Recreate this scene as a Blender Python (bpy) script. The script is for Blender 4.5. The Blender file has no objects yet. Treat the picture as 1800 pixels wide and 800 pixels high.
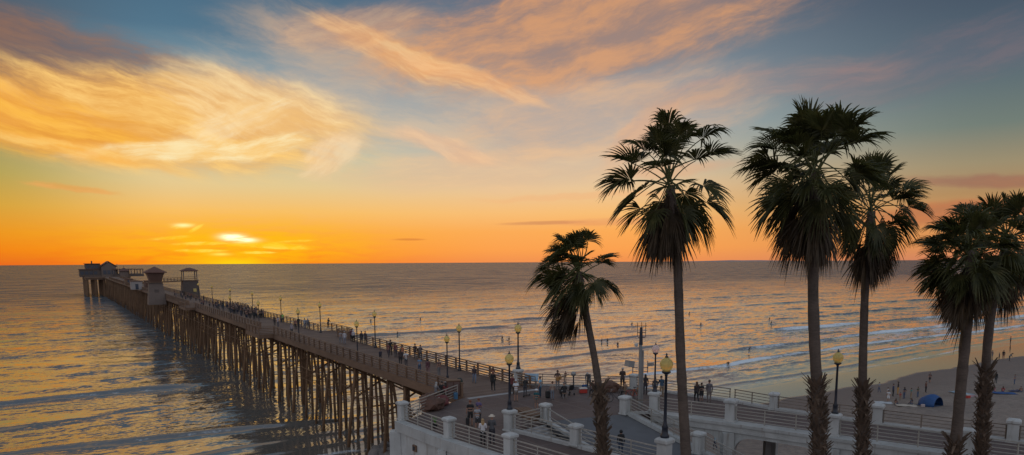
import bpy, bmesh, math, random
import numpy as np
from mathutils import Vector, Matrix, noise
R = math.radians
rnd = random.Random(7)
sc = bpy.context.scene
col = sc.collection

# ------------------------------------------------------------------ camera
CAMZ, FPX, PCX, PCY = 20.5, 1200.0, 900.0, 620.0
PITCH, ROLL = R(7.55), R(-0.32)
cam_d = bpy.data.cameras.new('camera'); cam = bpy.data.objects.new('camera', cam_d); col.objects.link(cam)
cam_d.sensor_width = 36; cam_d.lens = FPX/1800*36
cam_d.shift_y = (PCY-400)/1800
cam_d.clip_start = .5; cam_d.clip_end = 90000
MC = Matrix.Rotation(R(90)-PITCH, 3, 'X') @ Matrix.Rotation(ROLL, 3, 'Z')
cam.matrix_world = Matrix.Translation((0, 0, CAMZ)) @ MC.to_4x4()
sc.camera = cam

def ray(px, py):
    return (MC @ Vector(((px-PCX)/FPX, (PCY-py)/FPX, -1))).normalized()
def G(px, py, z=0.0):                       # where the sight line through a photo pixel meets height z
    d = ray(px, py); k = (z-CAMZ)/d.z
    return Vector((d.x*k, d.y*k, z))
def at(px, py, Y):                          # the same at forward distance Y
    d = ray(px, py); k = Y/d.y
    return Vector((d.x*k, Y, CAMZ+d.z*k))
MCI = MC.inverted()
def proj(p):
    v = MCI @ (Vector(p)-Vector((0, 0, CAMZ)))
    return PCX+FPX*v.x/-v.z, PCY-FPX*v.y/-v.z, FPX/-v.z
def azel(px, py):
    d = ray(px, py)
    return math.degrees(math.atan2(d.x, d.y)), math.degrees(math.asin(d.z))

# shore / pier axes
_d = ray(94, 466); PD = Vector((_d.x, _d.y, 0)).normalized(); QD = Vector((PD.y, -PD.x, 0))
def ST(s, t, z=0.0): return PD*s + QD*t + Vector((0, 0, z))
def toST(p): return p.x*PD.x+p.y*PD.y, p.x*QD.x+p.y*QD.y
TH = math.atan2(-PD.x, PD.y)                # rotation of the pier frame
ZP = 9.7                                    # plaza level
PS0 = 47.0
def deckz(s): return ZP + .006*max(0, s-PS0)
def s_at(px, t, dz=0.0):                    # distance along the pier where its line t crosses column px
    a, b = 45., 600.
    for _ in range(50):
        m = (a+b)/2
        if proj(ST(m, t, deckz(m)+dz))[0] > px: a = m
        else: b = m
    return a
_a = toST(G(700, 640, ZP+1.1+.08)); _b = toST(G(893, 651, ZP+1.1))
TL, TR = _a[1], _b[1]
TM = (TL+TR)/2
print('pier t', TL, TR, 's', _a[0], _b[0])

# ------------------------------------------------------------------ tags
def tag(o, label=None, cat=None, group=None, kind=None):
    if label: o['label'] = label
    if cat: o['category'] = cat
    if group: o['group'] = group
    if kind: o['kind'] = kind
    return o
def empty(name, loc, rz=0.0, label=None, cat=None, group=None):
    o = bpy.data.objects.new(name, None); col.objects.link(o)
    o.location = loc; o.rotation_euler = (0, 0, rz); o.empty_display_size = .2
    return tag(o, label, cat, group)
def kids(o): return [c for c in ALLKIDS.get(o.name, [])]
ALLKIDS = {}
def setparent(o, p):
    o.parent = p; ALLKIDS.setdefault(p.name, []).append(o)
def copy_tree(o, parent=None):
    c = o.copy(); col.objects.link(c)
    if parent: setparent(c, parent)
    for ch in kids(o): copy_tree(ch, c)
    return c

# ------------------------------------------------------------------ mesh builder
class MB:
    def __init__(s): s.v = []; s.f = []; s.m = []
    def add(s, vs, fs, m=0):
        o = len(s.v); s.v += [tuple(v) for v in vs]; s.f += [tuple(i+o for i in f) for f in fs]; s.m += [m]*len(fs); return s
    def box(s, x0, x1, y0, y1, z0, z1, m=0, M=None):
        vs = [Vector((x, y, z)) for z in (z0, z1) for x, y in ((x0, y0), (x1, y0), (x1, y1), (x0, y1))]
        if M is not None: vs = [M @ v for v in vs]
        return s.add(vs, [(3, 2, 1, 0), (4, 5, 6, 7), (0, 1, 5, 4), (1, 2, 6, 5), (2, 3, 7, 6), (3, 0, 4, 7)], m)
    def beam(s, a, b, w, h, m=0, w2=None, h2=None):      # rectangular bar between two points
        a, b = Vector(a), Vector(b); d = (b-a).normalized()
        u = d.cross(Vector((0, 0, 1)))
        if u.length < 1e-3: u = Vector((1, 0, 0))
        u.normalize(); n = u.cross(d)
        w2 = w if w2 is None else w2; h2 = h if h2 is None else h2
        vs = [p+u*i*ww/2+n*j*hh/2 for p, ww, hh in ((a, w, h), (b, w2, h2)) for i, j in ((-1, -1), (1, -1), (1, 1), (-1, 1))]
        return s.add(vs, [(3, 2, 1, 0), (4, 5, 6, 7), (0, 1, 5, 4), (1, 2, 6, 5), (2, 3, 7, 6), (3, 0, 4, 7)], m)
    def tube(s, pts, rad, n=8, m=0, cap=True):
        pts = [Vector(p) for p in pts]
        if not hasattr(rad, '__len__'): rad = [rad]*len(pts)
        vs = []; fs = []; ref = None
        for i, p in enumerate(pts):
            d = (pts[min(i+1, len(pts)-1)]-pts[max(i-1, 0)]).normalized()
            if ref is None:
                ref = d.cross(Vector((.13, .9, .3)));
                if ref.length < .1: ref = d.cross(Vector((1, 0, 0)))
            u = (ref-d*ref.dot(d)).normalized(); w = d.cross(u); ref = u
            for k in range(n):
                a = 2*math.pi*k/n; vs.append(p+(u*math.cos(a)+w*math.sin(a))*rad[i])
        for i in range(len(pts)-1):
            for k in range(n):
                k2 = (k+1) % n; fs.append((i*n+k, i*n+k2, (i+1)*n+k2, (i+1)*n+k))
        if cap:
            fs.append(tuple(range(n-1, -1, -1))); fs.append(tuple((len(pts)-1)*n+k for k in range(n)))
        return s.add(vs, fs, m)
    def lathe(s, prof, n=16, c=(0, 0, 0), m=0, sx=1, sy=1, rot=0):
        vs = []; fs = []
        for r, z in prof:
            for k in range(n):
                a = 2*math.pi*k/n+rot; vs.append((c[0]+r*sx*math.cos(a), c[1]+r*sy*math.sin(a), c[2]+z))
        for i in range(len(prof)-1):
            for k in range(n):
                k2 = (k+1) % n; fs.append((i*n+k, i*n+k2, (i+1)*n+k2, (i+1)*n+k))
        fs.append(tuple(range(n-1, -1, -1))); fs.append(tuple((len(prof)-1)*n+k for k in range(n)))
        return s.add(vs, fs, m)
    def prism(s, poly, z0, z1, m=0):                     # upright prism over a world polygon (z may be per-vertex offset)
        n = len(poly); area = sum(poly[i][0]*poly[(i+1) % n][1]-poly[(i+1) % n][0]*poly[i][1] for i in range(n))
        if area < 0: poly = poly[::-1]
        vs = [(p[0], p[1], z0) for p in poly]+[(p[0], p[1], z1) for p in poly]
        fs = [tuple(range(n-1, -1, -1)), tuple(range(n, 2*n))]+[(i, (i+1) % n, n+(i+1) % n, n+i) for i in range(n)]
        return s.add(vs, fs, m)
    def build(s, name, mat, parent=None, smooth=False, world=False, bevel=0):
        me = bpy.data.meshes.new(name)
        off = Vector((0, 0, 0))
        vs = s.v
        if world and parent is not None:
            r = parent
            while r.parent is not None: r = r.parent
            off = r.location
            vs = [(v[0]-off.x, v[1]-off.y, v[2]-off.z) for v in vs]
        me.from_pydata(vs, [], s.f)
        mats = mat if isinstance(mat, (list, tuple)) else [mat]
        for mm in mats: me.materials.append(mm)
        me.polygons.foreach_set('material_index', s.m)
        if smooth: me.polygons.foreach_set('use_smooth', [True]*len(s.f))
        me.update()
        o = bpy.data.objects.new(name, me); col.objects.link(o)
        if parent is not None: setparent(o, parent)
        if bevel:
            b = o.modifiers.new('bevel', 'BEVEL'); b.width = bevel; b.segments = 2; b.limit_method = 'ANGLE'
        return o

# ------------------------------------------------------------------ materials
def lin(c):
    return tuple(((x/255)/12.92 if x/255 <= .04045 else ((x/255+.055)/1.055)**2.4) for x in c)
class NT:
    def __init__(s, nt): s.nt = nt
    def n(s, t, **kw):
        nd = s.nt.nodes.new(t)
        for k, v in kw.items(): setattr(nd, k, v)
        return nd
    def link(s, a, b): s.nt.links.new(a, b)
    def put(s, sock, v):
        if hasattr(v, 'is_output') or hasattr(v, 'links'): s.link(v, sock)
        else: sock.default_value = v
    def math(s, op, a, b=None, c=None, clamp=False):
        nd = s.n('ShaderNodeMath', operation=op, use_clamp=clamp)
        for i, x in enumerate((a, b, c)):
            if x is not None: s.put(nd.inputs[i], x)
        return nd.outputs[0]
    def smooth(s, x, a, b, lo=0., hi=1.):
        nd = s.n('ShaderNodeMapRange', interpolation_type='SMOOTHSTEP'); s.put(nd.inputs[0], x)
        for i, v in enumerate((a, b, lo, hi)): s.put(nd.inputs[i+1], v)
        return nd.outputs[0]
    def comb(s, x, y, z=0.):
        nd = s.n('ShaderNodeCombineXYZ')
        for i, v in enumerate((x, y, z)): s.put(nd.inputs[i], v)
        return nd.outputs[0]
    def noise(s, vec, scale=1., detail=4., rough=.55, dist=0., dims='3D', w=None):
        nd = s.n('ShaderNodeTexNoise', noise_dimensions=dims)
        if vec is not None: s.link(vec, nd.inputs['Vector'])
        nd.inputs['Scale'].default_value = scale; nd.inputs['Detail'].default_value = detail
        nd.inputs['Roughness'].default_value = rough; nd.inputs['Distortion'].default_value = dist
        return nd.outputs['Fac']
    def mix(s, f, a, b, blend='MIX'):
        nd = s.n('ShaderNodeMix', data_type='RGBA', blend_type=blend)
        for i, v in ((0, f), (6, a), (7, b)):
            if isinstance(v, tuple) and len(v) == 3: v = (*v, 1)
            s.put(nd.inputs[i], v)
        return nd.outputs[2]
    def ramp(s, f, stops, interp='LINEAR'):
        nd = s.n('ShaderNodeValToRGB'); s.put(nd.inputs[0], f); cr = nd.color_ramp; cr.interpolation = interp
        while len(cr.elements) < len(stops): cr.elements.new(.5)
        for e, (p, c) in zip(cr.elements, stops): e.position = p; e.color = (*c, 1)
        return nd.outputs[0]
MATS = {}
def M(name, c, rough=.7, var=.25, scale=3., bump=.0, metal=0., c2=None, detail=6., spec=.5, aniso=None):
    if name in MATS: return MATS[name]
    m = bpy.data.materials.new(name); m.use_nodes = True; nt = m.node_tree; t = NT(nt); b = nt.nodes['Principled BSDF']
    co = t.n('ShaderNodeTexCoord').outputs['Object']
    if aniso:
        mp = t.n('ShaderNodeMapping'); t.link(co, mp.inputs[0]); mp.inputs['Scale'].default_value = aniso; co = mp.outputs[0]
    f = t.noise(co, scale, detail, .6)
    f2 = t.noise(co, scale*.13, 3, .5)
    ff = t.math('MULTIPLY_ADD', f2, .6, t.math('MULTIPLY', f, .6))
    lo = tuple(x*(1-var) for x in c); hi = c2 if c2 else tuple(min(1, x*(1+var)) for x in c)
    t.link(t.ramp(ff, [(.38, lo), (.78, hi)]), b.inputs['Base Color'])
    b.inputs['Roughness'].default_value = rough; b.inputs['Metallic'].default_value = metal
    b.inputs['Specular IOR Level'].default_value = spec
    if bump:
        bn = t.n('ShaderNodeBump'); bn.inputs['Strength'].default_value = bump; bn.inputs['Distance'].default_value = .03
        t.link(f, bn.inputs['Height']); t.link(bn.outputs[0], b.inputs['Normal'])
    MATS[name] = m; return m

def painted(name, c, stain, k):
    m = bpy.data.materials.new(name); m.use_nodes = True; t = NT(m.node_tree); b = m.node_tree.nodes['Principled BSDF']
    co = t.n('ShaderNodeNewGeometry').outputs['Position']
    def nz(sx, sz, scale, d=6):
        mp = t.n('ShaderNodeVectorMath', operation='MULTIPLY'); t.link(co, mp.inputs[0]); mp.inputs[1].default_value = (sx, sx, sz); return t.noise(mp.outputs[0], scale, d, .65)
    base = t.ramp(nz(1, .6, 1.1), [(.3, tuple(x*.78 for x in c)), (.6, c), (.8, tuple(x*1.1 for x in c))])
    st = t.smooth(nz(1, .10, 3.2, 7), .54, .70, 0., k)          # vertical drip stains
    cc = t.mix(st, base, stain)
    chip = t.smooth(nz(1, 1, 7., 5), .66, .70, 0., .6)
    cc = t.mix(chip, cc, (.20, .17, .15))
    t.link(cc, b.inputs['Base Color']); b.inputs['Roughness'].default_value = .62
    bn = t.n('ShaderNodeBump'); bn.inputs['Strength'].default_value = .3; bn.inputs['Distance'].default_value = .02; t.link(nz(1, 1, 5.), bn.inputs['Height']); t.link(bn.outputs[0], b.inputs['Normal'])
    return m
white_m = painted('white_paint', (.47, .475, .47), (.22, .18, .145), .6)
coping_m = painted('coping_paint', (.42, .425, .42), (.20, .165, .14), .7)
concrete_m = M('concrete', (.30, .29, .29), .8, .2, 2.0, .2)
ramp_m = M('ramp_concrete', (.105, .105, .112), .8, .18, 1.2, .2)
rail_m = M('galvanised_rail', (.33, .31, .28), .5, .2, 6, .0, .3)
darkrail_m = M('brown_rail', (.16, .125, .10), .6, .25, 6)
wood_m = M('weathered_wood', (.150, .088, .055), .75, .35, 2.5, .4, aniso=(1, .25, 1))
pile_m = M('tarred_pile', (.14, .076, .038), .8, .4, 2.0, .5, aniso=(2, 2, .3))
dark_m = M('dark_iron', (.018, .022, .035), .45, .2, 5)
steel_m = M('grey_steel', (.26, .26, .26), .5, .2, 5, .0, .4)
black_m = M('black_plastic', (.02, .02, .022), .5, .2, 5)
roof_m = M('roof_shingle', (.12, .055, .04), .8, .3, 3)
cream_m = M('cream_siding', (.135, .10, .085), .7, .15, 2)
greysid_m = M('grey_siding', (.085, .064, .056), .7, .2, 2)
brown_m = M('brown_cover', (.10, .05, .035), .8, .4, 2.5, .5)
red_m = M('red_plastic', (.42, .04, .03), .5, .15, 4)
blue_m = M('blue_fabric', (.015, .065, .20), .7, .25, 3)
teal_m = M('teal_fabric', (.02, .16, .20), .7, .25, 3)
rock_m = M('rock', (.16, .14, .13), .85, .4, 1.5, .8)
signblue_m = M('sign_blue', (.25, .36, .46), .5, .3, 1.5)

# brick pavers of the plaza
def paver_mat():
    m = bpy.data.materials.new('brick_pavers'); m.use_nodes = True; t = NT(m.node_tree); b = m.node_tree.nodes['Principled BSDF']
    co = t.n('ShaderNodeTexCoord').outputs['Object']
    mp = t.n('ShaderNodeMapping'); t.link(co, mp.inputs[0]); mp.inputs['Rotation'].default_value = (0, 0, -TH)
    br = t.n('ShaderNodeTexBrick'); t.link(mp.outputs[0], br.inputs[0]); br.inputs['Scale'].default_value = 1
    br.inputs['Brick Width'].default_value = .24; br.inputs['Row Height'].default_value = .12; br.inputs['Mortar Size'].default_value = .008
    br.inputs['Color1'].default_value = (.105, .062, .052, 1); br.inputs['Color2'].default_value = (.072, .046, .042, 1); br.inputs['Mortar'].default_value = (.06, .05, .047, 1)
    n1 = t.noise(mp.outputs[0], .35, 5, .6); n2 = t.noise(mp.outputs[0], 4, 4, .6)
    c = t.mix(t.smooth(n1, .35, .7), br.outputs[0], t.mix(.55, br.outputs[0], (.135, .105, .095)))
    c = t.mix(t.smooth(n2, .58, .75, 0, .5), c, (.06, .045, .045))
    sl_ = t.n('ShaderNodeTexBrick'); t.link(mp.outputs[0], sl_.inputs[0]); sl_.inputs['Scale'].default_value = 1; sl_.offset = 0
    sl_.inputs['Brick Width'].default_value = 2.9; sl_.inputs['Row Height'].default_value = 2.9; sl_.inputs['Mortar Size'].default_value = .07; sl_.inputs['Mortar Smooth'].default_value = 0
    c = t.mix(t.math('MULTIPLY', sl_.outputs[1], .75), c, (.135, .105, .092))
    spots = t.smooth(t.noise(mp.outputs[0], 1.3, 7, .75), .60, .68, 0., .55)
    c = t.mix(spots, c, (.035, .026, .025))
    t.link(c, b.inputs['Base Color']); b.inputs['Roughness'].default_value = .7
    bn = t.n('ShaderNodeBump'); bn.inputs['Strength'].default_value = .3; bn.inputs['Distance'].default_value = .01
    t.link(br.outputs[1], bn.inputs['Height']); bn.invert = True; t.link(bn.outputs[0], b.inputs['Normal'])
    return m
paver_m = paver_mat()
def plank_mat():
    m = bpy.data.materials.new('deck_planks'); m.use_nodes = True; t = NT(m.node_tree); b = m.node_tree.nodes['Principled BSDF']
    co = t.n('ShaderNodeTexCoord').outputs['Object']
    sep = t.n('ShaderNodeSeparateXYZ'); t.link(co, sep.inputs[0])
    y = t.math('DIVIDE', sep.outputs[1], .30)
    fr = t.math('FRACT', y); cell = t.math('FLOOR', y)
    wn = t.n('ShaderNodeTexWhiteNoise', noise_dimensions='1D'); t.link(cell, wn.inputs['W'])
    gap = t.smooth(t.math('ABSOLUTE', t.math('SUBTRACT', fr, .5)), .43, .49)
    c = t.ramp(wn.outputs[0], [(0, (.095, .056, .042)), (.6, (.13, .08, .060)), (1, (.17, .112, .085))])
    n1 = t.noise(co, .6, 5, .6)
    c = t.mix(t.smooth(n1, .4, .75, 0, .6), c, (.19, .13, .10))
    c = t.mix(gap, c, (.03, .02, .016))
    t.link(c, b.inputs['Base Color']); b.inputs['Roughness'].default_value = .75
    return m
plank_m = plank_mat()

def glass_mat(name, c, alpha=1.):
    m = bpy.data.materials.new(name); m.use_nodes = True; b = m.node_tree.nodes['Principled BSDF']
    b.inputs['Base Color'].default_value = (*c, 1); b.inputs['Roughness'].default_value = .25
    b.inputs['Transmission Weight'].default_value = .45; b.inputs['IOR'].default_value = 1.2
    return m
globe_m = glass_mat('amber_globe', (.85, .68, .26))
globe_w = glass_mat('pink_globe', (.92, .74, .70))
pane_m = M('window_glass', (.05, .06, .08), .15, .1, 1)
# ------------------------------------------------------------------ sky
SUN_AZ, SUN_EL = azel(413, 419)
def build_world():
    w = bpy.data.worlds.new('World'); sc.world = w; w.use_nodes = True; nt = w.node_tree; t = NT(nt)
    bg = nt.nodes['Background']; bg.inputs['Strength'].default_value = 1.0
    g = t.n('ShaderNodeTexCoord').outputs['Generated']
    sep = t.n('ShaderNodeSeparateXYZ'); t.link(g, sep.inputs[0]); x, y, z = sep.outputs
    az = t.math('MULTIPLY', t.math('ARCTAN2', x, y), 180/math.pi)
    el = t.math('MULTIPLY', t.math('ARCSINE', z), 180/math.pi)
    P = t.comb(az, el, 0)
    f = t.math('DIVIDE', t.math('MAXIMUM', el, 0.), 40., clamp=True)
    def rp(stops): return t.ramp(f, [(e/40, lin(c)) for e, c in stops])
    left = rp([(0, (232, 106, 32)), (1, (242, 130, 24)), (2.2, (236, 150, 34)), (4, (214, 164, 62)), (6, (182, 162, 84)), (8.5, (150, 150, 104)), (11, (112, 122, 116)), (14, (92, 102, 112)), (18, (76, 90, 104)), (40, (66, 92, 124))])
    sunc = rp([(0, (252, 122, 24)), (.8, (255, 146, 26)), (2.2, (254, 168, 52)), (4, (248, 192, 104)), (6, (228, 202, 146)), (8, (200, 200, 168)), (10.5, (164, 186, 180)), (13, (128, 162, 174)), (16.5, (84, 118, 140)), (20, (72, 104, 128)), (40, (66, 98, 134))])
    mid = rp([(0, (242, 146, 80)), (1, (252, 162, 80)), (2.5, (252, 172, 88)), (4, (248, 190, 118)), (6, (234, 198, 152)), (8, (204, 194, 172)), (10.5, (164, 176, 178)), (14, (136, 150, 160)), (18, (106, 122, 138)), (21, (84, 104, 126)), (40, (90, 108, 132))])
    right = rp([(0, (208, 132, 96)), (1.2, (220, 146, 86)), (2.8, (212, 150, 92)), (4.5, (176, 138, 94)), (6.5, (156, 142, 112)), (9, (114, 126, 118)), (13, (86, 104, 116)), (17, (72, 86, 102)), (20, (62, 72, 90)), (40, (80, 94, 116))])
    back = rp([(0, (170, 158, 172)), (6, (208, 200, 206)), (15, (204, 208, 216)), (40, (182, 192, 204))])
    c = t.mix(t.smooth(az, -38, -25), left, sunc)
    c = t.mix(t.smooth(az, -20, 2), c, mid)
    c = t.mix(t.smooth(az, 6, 36), c, right)
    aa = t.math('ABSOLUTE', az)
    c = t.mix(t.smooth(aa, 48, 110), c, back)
    # zenith
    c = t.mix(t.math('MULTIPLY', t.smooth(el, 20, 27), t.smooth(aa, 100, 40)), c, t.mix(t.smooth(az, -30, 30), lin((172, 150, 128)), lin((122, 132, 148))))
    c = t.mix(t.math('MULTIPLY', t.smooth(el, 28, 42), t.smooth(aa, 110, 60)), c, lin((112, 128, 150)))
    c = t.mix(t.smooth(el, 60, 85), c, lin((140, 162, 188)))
    dist_n = t.n('ShaderNodeTexNoise'); t.link(P, dist_n.inputs['Vector']); dist_n.inputs['Scale'].default_value = .16; dist_n.inputs['Detail'].default_value = 5
    # domain warp
    sub = t.n('ShaderNodeVectorMath', operation='SUBTRACT'); t.link(dist_n.outputs['Color'], sub.inputs[0]); sub.inputs[1].default_value = (.5, .5, .5)
    sca = t.n('ShaderNodeVectorMath', operation='MULTIPLY'); t.link(sub.outputs[0], sca.inputs[0]); sca.inputs[1].default_value = (4.2, 1.8, 0)
    addv = t.n('ShaderNodeVectorMath', operation='ADD'); t.link(P, addv.inputs[0]); t.link(sca.outputs[0], addv.inputs[1])
    PW = addv.outputs[0]
    def patch(c, px, py, rx, ry, rot, op, cdim, cbright, seed=0, lo=.36, hi=.68, stretch=(.10, .55), srot=None, edge=.35, warp=True, amax=1.):
        a0, e0 = azel(px, py); k = .0445
        rx, ry = rx*k, ry*k
        src = PW if warp else P
        s2 = t.n('ShaderNodeVectorMath', operation='SUBTRACT'); t.link(src, s2.inputs[0]); s2.inputs[1].default_value = (a0, e0, 0)
        rt = t.n('ShaderNodeVectorRotate', rotation_type='Z_AXIS'); t.link(s2.outputs[0], rt.inputs['Vector']); rt.inputs['Angle'].default_value = -R(rot)
        dv = t.n('ShaderNodeVectorMath', operation='DIVIDE'); t.link(rt.outputs[0], dv.inputs[0]); dv.inputs[1].default_value = (rx, ry, 1)
        ln = t.n('ShaderNodeVectorMath', operation='LENGTH'); t.link(dv.outputs[0], ln.inputs[0])
        mask = t.smooth(ln.outputs['Value'], edge*.5, 1.25, 1., 0.)
        rs = t.n('ShaderNodeVectorRotate', rotation_type='Z_AXIS'); t.link(PW, rs.inputs['Vector']); rs.inputs['Angle'].default_value = -R(rot if srot is None else srot)
        ms = t.n('ShaderNodeVectorMath', operation='MULTIPLY_ADD'); t.link(rs.outputs[0], ms.inputs[0]); ms.inputs[1].default_value = (*stretch, 1); ms.inputs[2].default_value = (seed*7.3, seed*3.1, seed*1.7)
        n = t.noise(ms.outputs[0], 1.5, 10, .66, .12)
        # the streak noise both breaks the outline and lights the interior
        mm = t.math('ADD', t.math('MULTIPLY', mask, 1.15), t.math('MULTIPLY', t.math('SUBTRACT', n, .46), 1.7))
        a = t.math('MULTIPLY', t.math('MULTIPLY', t.smooth(mm, .05, 1.15), op), t.smooth(mask, 0., .6))
        cc = t.mix(t.smooth(n, lo, hi), tuple(lin(cdim)), tuple(lin(cbright)))
        return t.mix(a, c, cc)
    # veils first
    c = patch(c, 110, 120, 330, 90, -6, .75, (112, 92, 92), (150, 108, 84), 1)
    c = patch(c, 740, 170, 440, 150, -8, .52, (188, 172, 160), (236, 194, 150), 2, stretch=(.07, .3))
    c = patch(c, 1010, 60, 470, 115, 6, .8, (168, 134, 118), (224, 160, 108), 3, stretch=(.09, .35), srot=14)
    c = patch(c, 1060, 205, 350, 90, 5, .58, (196, 168, 150), (238, 186, 138), 4, stretch=(.08, .35), srot=12)
    c = patch(c, 900, 300, 420, 50, 3, .5, (222, 184, 150), (240, 196, 150), 5)
    c = patch(c, 1340, 150, 280, 34, 4, .28, (160, 132, 126), (222, 156, 122), 6)
    c = patch(c, 1640, 110, 260, 60, 10, .3, (110, 106, 118), (150, 118, 120), 7)
    # golden bank on the left
    c = patch(c, 270, 212, 430, 96, -2, 1.0, (232, 168, 84), (255, 206, 122), 8, stretch=(.11, .55), srot=-12)
    c = patch(c, 60, 215, 230, 60, -8, .75, (232, 150, 46), (255, 186, 64), 9, stretch=(.1, .7), srot=-14)
    c = patch(c, 470, 190, 220, 75, -10, .85, (236, 186, 122), (255, 220, 160), 10, stretch=(.13, .5), srot=-20)
    c = patch(c, 370, 262, 250, 24, 6, .85, (250, 204, 128), (255, 236, 184), 11, stretch=(.14, .8), srot=8)
    c = patch(c, 420, 205, 130, 34, 18, .45, (255, 216, 150), (255, 240, 200), 12, stretch=(.16, .9), srot=22)
    c = patch(c, 140, 262, 200, 14, -10, .7, (250, 180, 80), (255, 208, 120), 13, stretch=(.16, .9), srot=-10)
    c = patch(c, 580, 280, 85, 34, 28, .6, (246, 200, 150), (255, 222, 176), 14, stretch=(.2, .7), srot=30)
    # feathers over the centre
    c = patch(c, 700, 92, 210, 36, -19, .68, (236, 170, 108), (255, 208, 146), 15, stretch=(.14, .9), srot=-21)
    c = patch(c, 830, 140, 170, 20, -18, .6, (232, 168, 116), (250, 196, 140), 16, stretch=(.14, .9), srot=-16)
    c = patch(c, 620, 45, 170, 44, 10, .38, (216, 156, 112), (246, 190, 134), 17, stretch=(.14, .7), srot=18)
    c = patch(c, 780, 262, 130, 26, -16, .6, (232, 184, 146), (250, 202, 156), 18, stretch=(.15, .7), srot=-20)
    c = patch(c, 1120, 235, 120, 36, 40, .4, (226, 168, 128), (240, 178, 128), 19, stretch=(.15, .7), srot=40)
    c = patch(c, 130, 330, 85, 7, -5, .75, (226, 162, 84), (240, 170, 96), 20, stretch=(.2, 1.2), edge=.2)
    # low bars
    c = patch(c, 960, 392, 110, 5, 1, .55, (196, 128, 92), (190, 118, 84), 21, warp=False, edge=.2)
    c = patch(c, 1180, 300, 160, 16, 2, .35, (224, 160, 122), (238, 172, 122), 22)
    c = patch(c, 720, 421, 40, 3, 0, .6, (206, 112, 60), (200, 104, 56), 23, warp=False, edge=.2)
    c = patch(c, 1120, 388, 200, 10, 1, .4, (226, 150, 108), (220, 138, 96), 26, warp=False, edge=.2)
    c = patch(c, 1040, 345, 260, 8, 2, .35, (240, 176, 124), (246, 180, 120), 24)
    c = patch(c, 1745, 318, 150, 14, -4, .6, (150, 98, 88), (170, 106, 84), 25)
    c = patch(c, 1700, 372, 230, 22, 4, .65, (176, 104, 76), (200, 112, 72), 27)
    # the sun behind thin cloud
    def glow(px, py, rx, ry):
        a0, e0 = azel(px, py)
        q = t.math('ADD', t.math('POWER', t.math('DIVIDE', t.math('SUBTRACT', az, a0), rx*.0445), 2.), t.math('POWER', t.math('DIVIDE', t.math('SUBTRACT', el, e0), ry*.0445), 2.))
        return t.math('EXPONENT', t.math('MULTIPLY', q, -1.))
    n = t.noise(t.comb(t.math('MULTIPLY', az, .35), t.math('MULTIPLY', el, 2.2)), 1., 5, .6, .3)
    g1 = t.math('MULTIPLY', glow(420, 432, 200, 42), t.smooth(n, .3, .62, .25, 1.))
    c = t.mix(t.math('MULTIPLY', g1, .9), c, lin((255, 192, 12)))
    c = t.mix(t.math('MULTIPLY', glow(412, 462, 60, 10), .85), c, lin((255, 214, 20)))
    c = patch(c, 322, 397, 24, 6, 8, .8, (255, 190, 50), (255, 226, 90), 28, warp=False, edge=.2, stretch=(.4, 1.6))
    c = patch(c, 470, 431, 90, 8, -3, .7, (255, 200, 30), (255, 222, 60), 29, warp=False, edge=.2, stretch=(.4, 1.6))
    for k_, (sx_, sy_, rx_, ry_, rt_, op_) in enumerate(((360, 428, 60, 4, 2, .7), (500, 436, 60, 3.5, -2, .7), (355, 441, 50, 4, 0, .8), (520, 424, 40, 3, 3, .5), (300, 418, 45, 4, 5, .5), (452, 444, 40, 3, 0, .8), (344, 402, 18, 4, 30, .6))):
        c = patch(c, sx_, sy_, rx_, ry_, rt_, op_, (255, 206, 40), (255, 232, 96), 40+k_, warp=False, edge=.2, stretch=(.5, 2.2))
    core = t.math('MULTIPLY', t.math('ADD', glow(408, 416, 17, 5), glow(426, 422, 20, 3.6)), t.smooth(n, .32, .5, .3, 1.3), clamp=True)
    c = t.mix(core, c, (1.5, 1.35, .8))
    c = t.mix(t.math('MULTIPLY', glow(388, 447, 14, 2.5), .8, clamp=True), c, (1.1, .85, .12))
    c = t.mix(t.math('MULTIPLY', glow(322, 396, 13, 3), .9, clamp=True), c, (1.1, .95, .4))
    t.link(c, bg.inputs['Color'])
    w.cycles.sampling_method = 'MANUAL'; w.cycles.sample_map_resolution = 1024
build_world()
sl = bpy.data.lights.new('sun', 'SUN'); sl.energy = .003; sl.angle = R(8); sl.color = (1, .50, .20)
so = bpy.data.objects.new('sun', sl); col.objects.link(so)
sdir = Vector((math.sin(R(SUN_AZ))*math.cos(R(SUN_EL+.6)), math.cos(R(SUN_AZ))*math.cos(R(SUN_EL+.6)), math.sin(R(SUN_EL+.6))))
so.rotation_euler = (-sdir).to_track_quat('-Z', 'Y').to_euler()
sc.view_settings.view_transform = 'Standard'; sc.view_settings.look = 'None'
sc.view_settings.exposure = 0; sc.view_settings.gamma = 1; sc.view_settings.use_curve_mapping = False
sc.cycles.max_bounces = 6; sc.cycles.transparent_max_bounces = 8

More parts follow.
